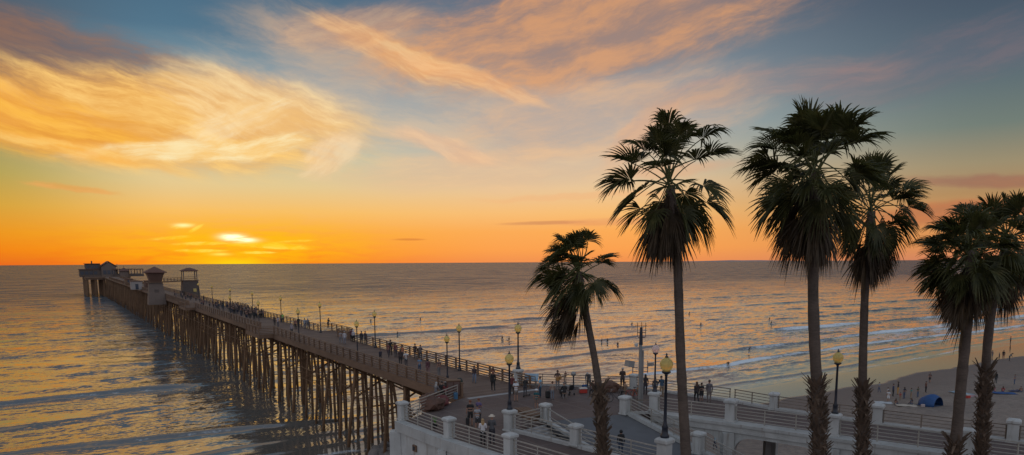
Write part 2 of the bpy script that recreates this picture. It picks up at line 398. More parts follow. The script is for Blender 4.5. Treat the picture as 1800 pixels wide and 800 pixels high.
# ------------------------------------------------------------------ water and beach
SHORE = 69.5
def grid_sheet(name, ss, tt, zf, mat, attr=None):
    S, T = np.meshgrid(ss, tt, indexing='ij')
    Z, A = zf(S, T)
    X = PD.x*S+QD.x*T; Y = PD.y*S+QD.y*T
    n, m = S.shape
    co = np.stack([X, Y, Z], -1).reshape(-1, 3).astype(np.float32)
    idx = np.arange(n*m).reshape(n, m)
    q = np.stack([idx[:-1, :-1], idx[:-1, 1:], idx[1:, 1:], idx[1:, :-1]], -1).reshape(-1, 4)
    a, b, d = co[q[0, 0]], co[q[0, 1]], co[q[0, 3]]
    if np.cross(b-a, d-a)[2] < 0: q = q[:, ::-1]
    me = bpy.data.meshes.new(name); me.vertices.add(n*m); me.vertices.foreach_set('co', co.ravel())
    me.loops.add(q.size); me.loops.foreach_set('vertex_index', q.astype(np.int32).ravel())
    me.polygons.add(len(q)); me.polygons.foreach_set('loop_start', np.arange(0, q.size, 4, dtype=np.int32))
    me.polygons.foreach_set('use_smooth', np.ones(len(q), bool))
    me.update(calc_edges=True)
    if A is not None:
        at_ = me.attributes.new(attr, 'FLOAT', 'POINT'); at_.data.foreach_set('value', A.astype(np.float32).ravel())
    me.materials.append(mat)
    o = bpy.data.objects.new(name, me); col.objects.link(o); return o

rng = np.random.default_rng(3)
def smooth_noise(x, seed, octs=4, f0=1.0):
    r = np.random.default_rng(seed); y = np.zeros_like(x); a = 1.
    for k in range(octs):
        for j in range(3):
            y += a*np.sin(x*f0*(1.9**k)*(.7+r.random()*.6)+r.random()*6.28)/3
        a *= .55
    return y
# wave crests (s centre, t from, t to, height, length seaward, foam, tilt)
WAVES = [
    (91.5, -40, 40, .5, 1.8, .6, -.14), (124, -70, 27, .95, 3.0, .7, .03), (106, -60, 10, .25, 3, .1, .05),
    (79.5, -10, 70, .16, 1.4, .55, -.05), (150, -120, 20, .3, 5, .0, .05), (74.5, -30, 240, .12, 1.2, .6, .0),
    (185, 60, 160, .75, 4.5, .12, .02), (160, 110, 180, .35, 4, .05, .0), (137, 60, 150, .55, 3.0, .35, -.03), (119, 75, 135, .65, 3.0, .25, .04),
    (103, 45, 100, .25, 3.0, .1, .0), (123, 165, 420, .8, 3, .9, .0), (104, 118, 360, .65, 2.4, 1.0, .02), (90, 70, 300, .40, 1.8, 1.0, .0),
    (83, 60, 260, .22, 1.5, .9, .02), (150, 200, 420, .6, 4, .5, .0), (205, 120, 330, .6, 5, .1, .0), (230, -60, 90, .4, 6, 0, .02),
    (178, 230, 520, .55, 5, .3, .0), (97, 200, 500, .4, 2, .9, -.01), (260, 100, 400, .5, 7, .05, 0), (82, 250, 600, .3, 2, 1., 0)]
def water_z(S, T):
    Z = np.zeros_like(S); F = np.zeros_like(S)
    for i, (s0, t0, t1, h, L, fm, tilt) in enumerate(WAVES):
        tc = (t0+t1)/2
        cs = s0+tilt*(T-tc)+smooth_noise(T, 50+i, 5, .045)*(2.2 if s0 > 78 else 1.4)
        env = np.clip((T-t0)/18, 0, 1)*np.clip((t1-T)/18, 0, 1); env = env*env*(3-2*env)
        env = env*(.82+.28*smooth_noise(T, 90+i, 3, .05))
        d = S-cs
        prof = np.where(d > 0, np.exp(-(d/(L*1.1))**2), np.exp(-(d/(L*.36))**2))
        Z += .68*h*np.clip(env, 0, 1.3)*prof - .18*h*np.clip(env, 0, 1)*np.exp(-((d+L*1.5)/(L))**2)
        # foam: on the front and trailing shoreward
        fw = .42 if (s0 < 130 and t0 > 60) else .26
        ff = np.exp(-((d+L*.40)/(L*fw))**2)+.42*np.where(d < 0, np.exp(-(np.abs(d)/(L*1.1))), np.exp(-np.minimum((d/(L*.4))**2, 50)))
        F = np.maximum(F, fm*np.clip(env, 0, 1)*np.clip(ff, 0, 1))
    # open-water swell and chop
    depth = np.clip((S-75)/60, 0, 1)
    u = S*1.0+T*.12
    Z += depth*(.10*np.sin(u*.23+smooth_noise(T, 5, 3, .03)*1.5)+.06*np.sin(u*.61+T*.21+smooth_noise(T, 6, 3, .05)*2)+.05*np.sin(u*.41-T*.33+2))
    fade = np.clip(1-(S-300)/900, 0, 1); Z *= fade
    F *= fade
    rz = np.clip((T-60)/30, 0, 1)*np.clip((112-S)/12, 0, 1)*np.clip((S-70)/4, 0, 1)
    F = np.maximum(F, .30*rz*(.6+.5*smooth_noise(S*1.0+T*.05, 71, 3, .35)))
    # foam patches round the pier
    F = np.maximum(F, .42*np.exp(-((T-24)/9)**2)*np.exp(-((S-112)/22)**2))
    F = np.maximum(F, .30*np.exp(-((T-30)/10)**2)*np.exp(-((S-150)/30)**2))
    F = np.maximum(F, .65*np.exp(-((S-(SHORE+2+smooth_noise(T, 33, 4, .06)*1.6))/1.1)**2))
    return Z, np.clip(F, 0, 1)
s_near = np.concatenate([np.arange(60, 135, .38), np.arange(135, 270, .7)])
s_far = [270.]; 
while s_far[-1] < 60000: s_far.append(s_far[-1]*1.0+max(1.5, (s_far[-1]-180)*.035))
t_mid = np.arange(-110, 330, 1.25)
tp = [330.]
while tp[-1] < 60000: tp.append(tp[-1]+max(2., (tp[-1]-300)*.06))
tn = [-110.]
while tn[-1] > -60000: tn.append(tn[-1]-max(2., (-tn[-1]-80)*.06))
TT = np.concatenate([np.array(tn[::-1][:-1]), t_mid, np.array(tp)])
SS = np.concatenate([s_near, np.array(s_far)])

def water_mat():
    m = bpy.data.materials.new('sea_water'); m.use_nodes = True; nt = m.node_tree; t = NT(nt); b = nt.nodes['Principled BSDF']; out = nt.nodes['Material Output']
    co = t.n('ShaderNodeTexCoord').outputs['Object']
    rt = t.n('ShaderNodeVectorRotate', rotation_type='Z_AXIS'); t.link(co, rt.inputs['Vector']); rt.inputs['Angle'].default_value = -TH   # x = along shore, y = seaward
    def layer(sx, sy, scale, d=4, dist=.2, seed=0., rough=.55, color=False):
        mp = t.n('ShaderNodeVectorMath', operation='MULTIPLY_ADD'); t.link(rt.outputs[0], mp.inputs[0]); mp.inputs[1].default_value = (sx, sy, 1); mp.inputs[2].default_value = (seed, seed*2, seed)
        o = t.noise(mp.outputs[0], scale, d, rough, dist)
        return o.node.outputs['Color'] if color else o
    sep = t.n('ShaderNodeSeparateXYZ'); t.link(rt.outputs[0], sep.inputs[0]); S = sep.outputs[1]
    gust = t.math('MULTIPLY', t.smooth(layer(.3, 1, .018, 4, .5, 21.), .35, .65, .65, 1.3), t.smooth(layer(.22, 1, .07, 5, .6, 41.), .35, .65, .6, 1.45))
    amp = t.math('MULTIPLY', t.math('MULTIPLY', t.smooth(S, 72., 90., .10, .62), t.smooth(S, 110., 500., .75, 1.9)), gust)
    def slope(c, k):
        sub = t.n('ShaderNodeVectorMath', operation='SUBTRACT'); t.link(c, sub.inputs[0]); sub.inputs[1].default_value = (.5, .5, .5)
        sc_ = t.n('ShaderNodeVectorMath', operation='MULTIPLY'); t.link(sub.outputs[0], sc_.inputs[0]); sc_.inputs[1].default_value = (k*.6, k, 0); return sc_.outputs[0]
    tot = slope(layer(.30, 1, .22, 4, .5, 3., .6, True), .9)
    for sx, scl, k, sd_ in ((.45, .85, 1.1, 9.), (.55, 3.0, .8, 15.)):
        ad = t.n('ShaderNodeVectorMath', operation='ADD'); t.link(tot, ad.inputs[0]); t.link(slope(layer(sx, 1, scl, 4, .4, sd_, .6, True), k), ad.inputs[1]); tot = ad.outputs[0]
    sm = t.n('ShaderNodeVectorMath', operation='SCALE'); t.link(tot, sm.inputs[0]); t.put(sm.inputs['Scale'], amp)
    rb_ = t.n('ShaderNodeVectorRotate', rotation_type='Z_AXIS'); t.link(sm.outputs[0], rb_.inputs['Vector']); rb_.inputs['Angle'].default_value = TH
    gn = t.n('ShaderNodeNewGeometry').outputs['Normal']
    an = t.n('ShaderNodeVectorMath', operation='ADD'); t.link(gn, an.inputs[0]); t.link(rb_.outputs[0], an.inputs[1])
    nn_ = t.n('ShaderNodeVectorMath', operation='NORMALIZE'); t.link(an.outputs[0], nn_.inputs[0]); t.link(nn_.outputs[0], b.inputs['Normal'])
    deep = t.smooth(S, 70., 190.)
    t.link(t.mix(deep, (.125, .112, .098), (.080, .104, .120)), b.inputs['Base Color'])
    t.put(b.inputs['Roughness'], t.smooth(S, 100., 600.,   .06, .17)); t.put(b.inputs['IOR'], t.smooth(S, 90., 320., 1.65, 1.34))
    t.put(b.inputs['Specular IOR Level'], t.smooth(S, 90., 320., .9, .5))
    at_ = t.n('ShaderNodeAttribute', attribute_name='foam').outputs['Fac']
    fn = t.noise(rt.outputs[0], 1.1, 8, .68, .6); fn2 = layer(.25, 1, .45, 5, .4, 30.)
    lace = t.math('ADD', t.math('MULTIPLY', fn, .6), t.math('MULTIPLY', fn2, .5))
    fm = t.smooth(t.math('ADD', t.math('MULTIPLY', at_, .64), lace), .88, 1.18)
    fm = t.math('MULTIPLY', fm, t.smooth(at_, .02, .18))
    # open water: flat grey-blue diffuse blended in offshore, in streaks, to dim reflected sky
    wd = t.n('ShaderNodeBsdfDiffuse'); wd.inputs['Color'].default_value = (.080, .095, .115, 1)
    wf = t.math('MULTIPLY', t.smooth(S, 130., 600., 0., .62), t.smooth(layer(.18, 1, .09, 7, .4, 55., .7), .36, .62, .55, 1.3), clamp=True)
    mw = t.n('ShaderNodeMixShader'); t.put(mw.inputs[0], wf); t.link(b.outputs[0], mw.inputs[1]); t.link(wd.outputs[0], mw.inputs[2])
    d = t.n('ShaderNodeBsdfDiffuse'); d.inputs['Color'].default_value = (.74, .80, .86, 1)
    b2 = t.n('ShaderNodeBump'); b2.inputs['Strength'].default_value = .6; b2.inputs['Distance'].default_value = .12; t.link(fn, b2.inputs['Height']); t.link(b2.outputs[0], d.inputs['Normal'])
    mx = t.n('ShaderNodeMixShader'); t.put(mx.inputs[0], t.math('MULTIPLY', fm, .85)); t.link(mw.outputs[0], mx.inputs[1]); t.link(d.outputs[0], mx.inputs[2]); t.link(mx.outputs[0], out.inputs[0])
    return m
tag(grid_sheet('sea_water', SS, TT, water_z, water_mat(), 'foam'), kind='structure')

def beach_mat():
    m = bpy.data.materials.new('beach_sand'); m.use_nodes = True; nt = m.node_tree; t = NT(nt); b = nt.nodes['Principled BSDF']
    co = t.n('ShaderNodeTexCoord').outputs['Object']
    rt = t.n('ShaderNodeVectorRotate', rotation_type='Z_AXIS'); t.link(co, rt.inputs['Vector']); rt.inputs['Angle'].default_value = -TH
    sep = t.n('ShaderNodeSeparateXYZ'); t.link(rt.outputs[0], sep.inputs[0]); S = sep.outputs[1]
    edge = t.noise(t.comb(t.math('MULTIPLY', sep.outputs[0], .05), 0., 0.), 1., 3, .5)
    Sw = t.math('ADD', S, t.math('MULTIPLY', t.math('SUBTRACT', edge, .5), 9.))
    wet = t.smooth(Sw, 58.6, 60.2)
    damp = t.smooth(Sw, 44., 58.)
    n = t.noise(co, 1.4, 6, .65); n2 = t.noise(co, .12, 4, .55)
    nn = t.math('ADD', t.math('MULTIPLY', n, .6), t.math('MULTIPLY', n2, .5))
    weed = t.smooth(t.math('ADD', t.math('MULTIPLY', t.noise(co, 2.6, 7, .75), .7), t.math('MULTIPLY', t.noise(co, .09, 3, .5), .4)), .60, .68, 0., .75)
    dry = t.ramp(nn, [(.36, (.105, .078, .062)), (.50, (.165, .128, .106)), (.72, (.26, .208, .172))])
    dry = t.mix(t.math('MULTIPLY', weed, t.smooth(Sw, 46., 38.)), dry, (.055, .045, .042))
    c = t.mix(damp, dry, (.125, .088, .070))
    c = t.mix(wet, c, (.085, .062, .05))
    t.link(c, b.inputs['Base Color'])
    t.put(b.inputs['Roughness'], t.smooth(Sw, 58.6, 60.6, .9, .05)); b.inputs['IOR'].default_value = 1.8
    bn = t.n('ShaderNodeBump'); t.put(bn.inputs['Strength'], t.smooth(Sw, 50., 60., .9, .02)); bn.inputs['Distance'].default_value = .35
    t.link(t.noise(co, 1.3, 7, .72), bn.inputs['Height']); t.link(bn.outputs[0], b.inputs['Normal'])
    return m
def beach_base(s):
    return np.where(s > SHORE, -(s-SHORE)*.05, np.where(s > 58, (SHORE-s)*.022, .253+(58-s)*.055))
def beach_z(S, T):
    Z = beach_base(S)
    Z = np.minimum(Z, 3.2)
    dry = np.clip((56-S)/15, 0, 1)
    Z += dry*(.10*smooth_noise(S*.9+T*.3, 11, 3, .35)+.08*smooth_noise(T-S*.4, 12, 3, .3))
    return Z, None
bt = np.concatenate([np.array([-60000., -8000, -2000, -600, -300, -150]), np.arange(-80, 260, 1.6), np.array([280., 320, 400, 600, 1000, 3000, 10000, 60000])])
tag(grid_sheet('beach_sand', np.concatenate([np.array([-300., -100, -40]), np.arange(-10, 72, 1.), np.array([80., 100.])]), bt, beach_z, beach_mat()), kind='structure')
def bz(p):
    s, t = toST(p)
    return float(min(beach_base(np.array(s)), 3.2))
def GB(px, py):                                  # point on the beach under a photo pixel
    z = 1.
    for _ in range(20):
        p = G(px, py, z); z = bz(p)
    return G(px, py, z)
# low island on the horizon
mb = MB(); Y = 26000
pts = [(-1.0, 0), (-.8, 14), (-.45, 24), (-.2, 38), (0, 52), (.15, 42), (.4, 46), (.62, 30), (.85, 16), (1.0, 0)]
c0 = at(1290, 458, Y); vs = []
for u, h in pts: vs += [(c0.x+u*2900, Y+u*400, -5), (c0.x+u*2900, Y+u*400+300, h), (c0.x+u*2900, Y+u*400+900, -5)]
mb.add(vs, [f for i in range(len(pts)-1) for f in ((3*i, 3*i+3, 3*i+4, 3*i+1), (3*i+1, 3*i+4, 3*i+5, 3*i+2))])
isl_m = M('far_island', (.36, .27, .25), 1, .1, .001)  # pale tone put into the base colour in place of distance haze
tag(mb.build('far_island_hills', isl_m), kind='structure')
# ------------------------------------------------------------------ pier (local frame: y seaward, x to the right, z up)
PW = TR-TL; XL, XR = -PW/2, PW/2
PO = ST(PS0, TM, 0)
pier = empty('wooden_pier', PO, TH, 'long brown timber pier on tall piles running out over the sea', 'pier')
S_END = 512.; LEN = S_END-PS0
def dz(y): return deckz(y+PS0)
BUMPL = [(s_at(470, TL)-PS0, 8, 2.2), (s_at(338, TL)-PS0, 9, 2.2), (240-PS0, 10, 2.2)]
BUMPR = [(s_at(576, TR)-PS0, 9, 2.2), (165-PS0, 9, 2.0)]
d = MB()
ys = np.linspace(0, LEN, 60)
def strip(mb, x0, x1, y0, y1, zt, zb, n=1, m=0):
    for i in range(n):
        a, b = y0+(y1-y0)*i/n, y0+(y1-y0)*(i+1)/n
        za, zb_ = dz(a), dz(b)
        vs = [(x0, a, za+zb), (x1, a, za+zb), (x1, b, zb_+zb), (x0, b, zb_+zb), (x0, a, za+zt), (x1, a, za+zt), (x1, b, zb_+zt), (x0, b, zb_+zt)]
        mb.add(vs, [(3, 2, 1, 0), (4, 5, 6, 7), (0, 1, 5, 4), (1, 2, 6, 5), (2, 3, 7, 6), (3, 0, 4, 7)], m)
strip(d, XL, XR, 0, LEN, 0, -.12, 1)
for y, w, e in BUMPL: strip(d, XL-e, XL-.005, y-w/2, y+w/2, -.002, -.12)
for y, w, e in BUMPR: strip(d, XR+.005, XR+e, y-w/2, y+w/2, -.002, -.12)
d.build('deck', plank_m, pier)
# stringers and fascia
g = MB()
for k in range(7):
    x = XL+.35+(XR-XL-.7)*k/6
    strip(g, x-.10, x+.10, 0, LEN, -.125, -.62)
g.build('girders', wood_m, pier)
for nm, x in (('fascia_board', XL-.04), ('fascia_board', XR+.04)):
    g = MB(); strip(g, x-.035, x+.035, 0, LEN, -.02, -.78); g.build(nm, wood_m, pier)
for sg, xs, BB in ((-1, XL, BUMPL), (1, XR, BUMPR)):
    for y, w, e in BB:
        g = MB(); xo = xs+sg*e
        strip(g, min(xo, xo+sg*.06), max(xo, xo+sg*.06), y-w/2-.06, y+w/2+.06, 0, -.6)
        xa, xb = min(xo, xs+sg*.09), max(xo, xs+sg*.09)
        strip(g, xa, xb, y-w/2-.06, y-w/2-.001, 0, -.6); strip(g, xa, xb, y+w/2+.001, y+w/2+.06, 0, -.6)
        g.build('bay_fascia', wood_m, pier)

def pier_rail(side):
    bumps = BUMPL if side < 0 else BUMPR; x0 = (XL+.10) if side < 0 else (XR-.10)
    path = [(x0, .6)]
    for y, w, e in sorted(bumps):
        path += [(x0, y-w/2), (x0+side*e, y-w/2), (x0+side*e, y+w/2), (x0, y+w/2)]
    path.append((x0, LEN-40))
    rl = MB(); posts = []
    for (xa, ya), (xb, yb) in zip(path, path[1:]):
        L = math.hypot(xb-xa, yb-ya); n = max(1, round(L/2.15))
        for zz, th, tw in ((1.09, .07, .17), (.86, .10, .05), (.62, .10, .05), (.38, .10, .05), (.15, .10, .05)):
            rl.beam((xa, ya, dz(ya)+zz), (xb, yb, dz(yb)+zz), tw, th)
        for i in range(n):
            k = i/n; posts.append((xa+(xb-xa)*k, ya+(yb-ya)*k))
    o = rl.build('railing', wood_m, pier)
    def post(mb, x, y): mb.box(x-.075, x+.075, y-.075, y+.075, dz(y)-.05, dz(y)+1.05)
    for x, y in posts[:60]:
        b = MB(); post(b, x+side*.11, y); b.build('railing_post', wood_m, o)
    b = MB()
    for x, y in posts[60:]: post(b, x+side*.11, y)
    tag(b.build('railing_posts', wood_m, o), kind='stuff')
pier_rail(-1); pier_rail(1)

# bents: four piles, cap beam, cross braces
rp = random.Random(11)
rest = MB(); nb = 0; PILES = 0
y = 12.2
bents = []
while y < LEN: bents.append(y); y += 4.35+rp.uniform(-.15, .15)
offs = ((-2.95, -.9), (-1.1, -.15), (1.1, .15), (2.95, .9))
for i, y in enumerate(bents):
    zt = dz(y)-.95; cap = MB()
    cap.box(XL+.02, XR-.02, y-.17, y+.17, zt, zt+.32)
    if i < 100: cap.build('cap_beam', wood_m, pier)
    for k, (x, sp) in enumerate(offs):
        if i > 4 and rp.random() < .06: continue
        r = rp.uniform(.14, .19); jx, jy = rp.uniform(-.12, .12), rp.uniform(-.35, .35)
        spx = sp*rp.uniform(.6, 1.4)
        mb = MB() if PILES < 100 else rest
        zb = -1.2
        pts = [(x, y+rp.uniform(-.1, .1), zt-.003), (x+spx*.35+jx*.5, y+jy*.4, zt*.62), (x+spx*.7, y+jy*.7, zt*.3), (x+spx+jx, y+jy, zb)]
        mb.tube(pts, [r*.92, r, r*1.06, r*1.12], 9)
        if k in (1, 2) and rp.random() < .35: mb.tube([(x+.42, y, zt-.003), (x+.5+spx, y+jy, zb)], [r*.8, r], 7)
        if PILES < 100: mb.build('pile', pile_m, pier, smooth=True)
        PILES += 1
tag(rest.build('piles', pile_m, pier, smooth=True), kind='stuff')
for i, y in enumerate(bents[:60]):
    zt = dz(y)-1.0; b = MB(); o = .26
    if i % 3 != 2:
        b.beam((XL+.5, y+o, zt), (XR+.1, y+o, zt-3.4), .07, .2)
        b.beam((XR-.5, y-o, zt), (XL-.1, y-o, zt-3.4), .07, .2)
    b.tube([(XL-.2, y+.1, zt-3.5), (XR+.2, y+.1, zt-3.5)], .05, 6)
    if i < 12: b.tube([(XL-.6, y+.05, zt-5.6), (XR+.6, y+.05, zt-5.6)], .045, 6)
    b.build('cross_brace', pile_m, pier)
b = MB(); b.tube([(XL-.35, 14, dz(14)-3.1), (XL-.35, 200, dz(200)-3.0)], .045, 8)
b.build('service_pipe', pile_m, pier, smooth=True)
b = MB()
for i in range(26):
    b.tube([(XL-.2, bents[i], dz(bents[i])-4.6), (XL-.2, bents[i+1], dz(bents[i])-4.6+rp.uniform(-.2, .2))], .035, 5)
b.build('tie_rods', pile_m, pier)
# end platform on thick piles
ex0, ex1 = XL-11, XR+8; ey0, ey1 = LEN-2, LEN+58
b = MB(); b.box(ex0, ex1, ey0, ey1, dz(LEN)-.45, dz(LEN)+.01); b.box(ex0+.4, ex1-.4, ey0+.4, ey1-.4, dz(LEN)-1.5, dz(LEN)-.46); b.build('end_platform', wood_m, pier)
for yy in np.linspace(ey0+1.6, ey1-2, 7):
    for xx in np.linspace(ex0+1.2, ex1-1.2, 6):
        b = MB(); b.lathe([(.75, -2), (.75, dz(LEN)-1.6), (1.0, dz(LEN)-1.55), (1.0, dz(LEN)-1.503)], 12, (xx, yy, 0)); b.build('concrete_column', pile_m, pier, smooth=False)
b = MB()
for xa, ya, xb, yb in ((ex0, ey0, ex0, ey1), (ex0, ey1, ex1, ey1), (ex1, ey1, ex1, ey0), (ex0, ey0, XL, ey0), (XR, ey0, ex1, ey0)):
    for zz in (1.1, .75, .4): b.beam((xa, ya, dz(LEN)+zz), (xb, yb, dz(LEN)+zz), .08, .09)
    n = int(math.hypot(xb-xa, yb-ya)/2.5)
    for i in range(n+1):
        x = xa+(xb-xa)*i/max(n, 1); yy = ya+(yb-ya)*i/max(n, 1); b.box(x-.06, x+.06, yy-.06, yy+.06, dz(LEN)+.011, dz(LEN)+1.14)
b.build('platform_railing', wood_m, pier)

# ---- restaurant on the end platform
def PL(x, y, z=0): return ST(y+PS0, TM+x, z)
rest_o = PL(0, LEN+22, dz(LEN)+.012)
rb = empty('restaurant', rest_o, TH, 'gabled seafood restaurant with raised upper storey at the far end of the pier', 'building')
def gable(mb, x0, x1, y0, y1, z, h, ov=.5, th=.25):    # ridge along y
    xm = (x0+x1)/2
    for sgn, xe in ((-1, x0-ov), (1, x1+ov)):
        vs = [(xe, y0-ov, z), (xm, y0-ov, z+h), (xm, y1+ov, z+h), (xe, y1+ov, z), (xe, y0-ov, z+th), (xm, y0-ov, z+h+th), (xm, y1+ov, z+h+th), (xe, y1+ov, z+th)]
        mb.add(vs, [(3, 2, 1, 0), (4, 5, 6, 7), (0, 1, 5, 4), (1, 2, 6, 5), (2, 3, 7, 6), (3, 0, 4, 7)])
def hip(mb, x0, x1, y0, y1, z, h, ov=.6, top=.0, th=.18):
    xm, ym = (x0+x1)/2, (y0+y1)/2
    vs = [(x0-ov, y0-ov, z), (x1+ov, y0-ov, z), (x1+ov, y1+ov, z), (x0-ov, y1+ov, z), (x0-ov, y0-ov, z+th), (x1+ov, y0-ov, z+th), (x1+ov, y1+ov, z+th), (x0-ov, y1+ov, z+th)]
    for a, b in ((-1, -1), (1, -1), (1, 1), (-1, 1)): vs.append((xm+a*top, ym+b*top, z+h))
    mb.add(vs, [(3, 2, 1, 0), (0, 1, 5, 4), (1, 2, 6, 5), (2, 3, 7, 6), (3, 0, 4, 7), (4, 5, 9, 8), (5, 6, 10, 9), (6, 7, 11, 10), (7, 4, 8, 11), (8, 9, 10, 11)])
b = MB(); b.box(-13, 4, -6, 14, 0, 3.6); b.box(-10.2, -3.5, -3, 12, 3.6, 6.4); b.build('wall', greysid_m, rb)
b = MB(); b.box(-3.4, 3.4, -7.2, 8, .0, 5.0); b.add([(-3.4, -7.2, 5), (3.4, -7.2, 5), (0, -7.2, 7.4), (-3.4, 8, 5), (3.4, 8, 5), (0, 8, 7.4)], [(0, 1, 2), (5, 4, 3)]); b.build('gable_wall', cream_m, rb)
b = MB(); gable(b, -3.4, 3.4, -7.2, 8, 5.0, 2.6); rfo = b.build('gable_roof', roof_m, rb)
b = MB(); b.box(-7.4, -6.8, 3, 3.7, 6.55, 8.0); b.build('chimney', greysid_m, rfo)
b = MB(); b.box(-13.4, -3.45, -6.4, 14.4, 3.61, 3.85); b.box(-10.6, -3.45, -3.4, 12.4, 6.41, 6.7); b.build('flat_roof', roof_m, rb)
for x in (-12, -10, -8, -6):
    w = MB(); w.box(x-.75, x+.75, -6.06, -6.002, 1.2, 2.7); w.build('window', pane_m, rb)
for x in (-9.2, -7.2, -5.2):
    w = MB(); w.box(x-.7, x+.7, -3.06, -3.002, 4.4, 5.7); w.build('window', pane_m, rb)
for x in (-1.9, 0, 1.9):
    w = MB(); w.box(x-.75, x+.75, -7.27, -7.203, 1.2, 3.2); w.build('window', pane_m, rb)
rb.scale = (1.25, 1.25, 1.3)
# open terrace wing
tw = empty('dining_terrace', PL(10, LEN+18, dz(LEN)+.012), TH, 'open covered dining terrace beside the restaurant with daylight between its posts', 'terrace')
b = MB(); b.box(-5.5, 7, -5, 9, 3.0, 3.35); b.build('roof', roof_m, tw)
for x in np.linspace(-5.2, 6.7, 6):
    for yy in (-4.7, 8.7):
        b = MB(); b.box(x-.17, x+.17, yy-.17, yy+.17, 0, 2.999); b.build('post', cream_m, tw)
b = MB(); b.box(-5.5, 7, -5, -4.87, 0, 1.1); b.box(-5.5, 7, 8.87, 9, 0, 1.1); b.build('knee_wall', greysid_m, tw)
tw.scale = (1.45, 1.3, 1.5)
kb = empty('round_kiosk', PL(8, LEN+4, dz(LEN)+.012), TH, 'small kiosk with pointed red roof in front of the restaurant terrace', 'kiosk')
b = MB(); b.lathe([(1.8, 0), (1.8, 2.6)], 8); b.build('wall', cream_m, kb)
b = MB(); b.lathe([(2.5, 2.602), (2.4, 2.75), (.1, 4.2)], 8); b.build('roof', roof_m, kb)
b = MB(); b.tube([(0, 0, 4.15), (0, 0, 5.4)], .05, 6); b.build('finial', dark_m, kb); kb.scale = (1.4, 1.4, 1.4)

for dx, dy, hh, lab in ((-9.5, LEN+6, 5.5, 'thin mast at the seaward left corner of the pier end platform'), (6, LEN+30, 8.5, 'thin mast rising behind the restaurant terrace')):
    o = empty('mast', PL(dx, dy, dz(LEN)+.012), TH, lab, 'mast'); b = MB(); b.tube([(0, 0, 0), (0, 0, hh)], [.12, .06], 6); b.build('pole', dark_m, o); b = MB(); b.beam((-.8, 0, hh-.6), (.8, 0, hh-.6), .08, .08); b.build('crosstree', dark_m, o)
# ---- towers half-way
def tower(px, t, base_px, name, label, cat):
    s = s_at(px, t); return empty(name, ST(s, t, deckz(s)+.012), TH, label, cat), s
S_T1 = s_at(277, TL-2.0)
lt = empty('lookout_tower', ST(S_T1, TL-2.3, deckz(S_T1)+.012), TH, 'lifeguard lookout tower with flared cabin and pointed roof on left side of pier', 'tower')
b = MB(); b.add([(-2.3, -2.3, -2.0), (2.3, -2.3, -2.0), (2.3, 2.3, -2.0), (-2.3, 2.3, -2.0), (-1.75, -1.75, 4.4), (1.75, -1.75, 4.4), (1.75, 1.75, 4.4), (-1.75, 1.75, 4.4)],
      [(3, 2, 1, 0), (4, 5, 6, 7), (0, 1, 5, 4), (1, 2, 6, 5), (2, 3, 7, 6), (3, 0, 4, 7)]); b.build('shaft', cream_m, lt)
b = MB(); b.box(-2.25, 2.25, -2.25, 2.25, 4.402, 4.6); b.build('walkway_slab', wood_m, lt)
b = MB(); b.add([(-1.5, -1.5, 4.602), (1.5, -1.5, 4.602), (1.5, 1.5, 4.602), (-1.5, 1.5, 4.602), (-2.2, -2.2, 7.0), (2.2, -2.2, 7.0), (2.2, 2.2, 7.0), (-2.2, 2.2, 7.0)],
      [(3, 2, 1, 0), (4, 5, 6, 7), (0, 1, 5, 4), (1, 2, 6, 5), (2, 3, 7, 6), (3, 0, 4, 7)]); b.build('cabin', M('cabin_brown', (.11, .06, .045), .5, .25, 3), lt)
b = MB(); b.box(-2.32, 2.32, -2.32, 2.32, 7.002, 7.2); hip(b, -2.2, 2.2, -2.2, 2.2, 7.201, 1.8, .75, .15); b.build('roof', roof_m, lt)
w = MB(); w.box(-.6, .6, -2.0, -1.9, .5, 2.4); w.build('door', greysid_m, lt)
w = MB(); w.box(2.4, 3.6, -2.1, 2.1, 4.42, 4.58)
for z in (5.1, 5.6): w.beam((2.3, -2.1, z), (3.6, -2.1, z), .06, .06)
w.build('side_balcony', wood_m, lt)
S_T2 = s_at(333, TR+1.6)
gt = empty('gazebo_tower', ST(S_T2, TR+1.9, deckz(S_T2)+.012), TH, 'pale tower topped by an open gazebo with small dark roof on right side of pier', 'tower')
b = MB(); b.add([(-2.6, -2.3, -1.5), (2.6, -2.3, -1.5), (2.6, 2.3, -1.5), (-2.6, 2.3, -1.5), (-2.2, -2.0, 4.4), (2.2, -2.0, 4.4), (2.2, 2.0, 4.4), (-2.2, 2.0, 4.4)],
      [(3, 2, 1, 0), (4, 5, 6, 7), (0, 1, 5, 4), (1, 2, 6, 5), (2, 3, 7, 6), (3, 0, 4, 7)]); b.build('shaft', greysid_m, gt)
b = MB(); b.box(-2.4, 2.4, -2.2, 2.2, 4.402, 4.6); b.build('floor_slab', wood_m, gt)
for x in (-1.9, 1.9):
    for yy in (-1.8, 1.8):
        b = MB(); b.box(x-.12, x+.12, yy-.12, yy+.12, 4.601, 7.3); b.build('post', cream_m, gt)
b = MB()
for z in (5.1, 5.6): b.beam((-1.9, -1.9, z), (1.9, -1.9, z), .06, .07); b.beam((-1.9, 1.9, z), (1.9, 1.9, z), .06, .07); b.beam((1.95, -1.8, z), (1.95, 1.8, z), .06, .07)
b.build('balustrade', wood_m, gt)
b = MB(); b.box(-2.1, 2.1, -2.0, 2.0, 7.302, 7.45); hip(b, -2.0, 2.0, -1.9, 1.9, 7.451, 1.0, .4, .5); b.build('roof', roof_m, gt)
w = MB(); w.box(.6, 1.5, -2.32, -2.22, 1.0, 2.0); w.build('window', globe_m, gt)
fb = empty('footbridge', ST(S_T1, TM, deckz(S_T1)+4.6), TH, 'railed footbridge joining the two pier towers above the deck', 'footbridge')
xa, xb = XL+.15, XR-.15
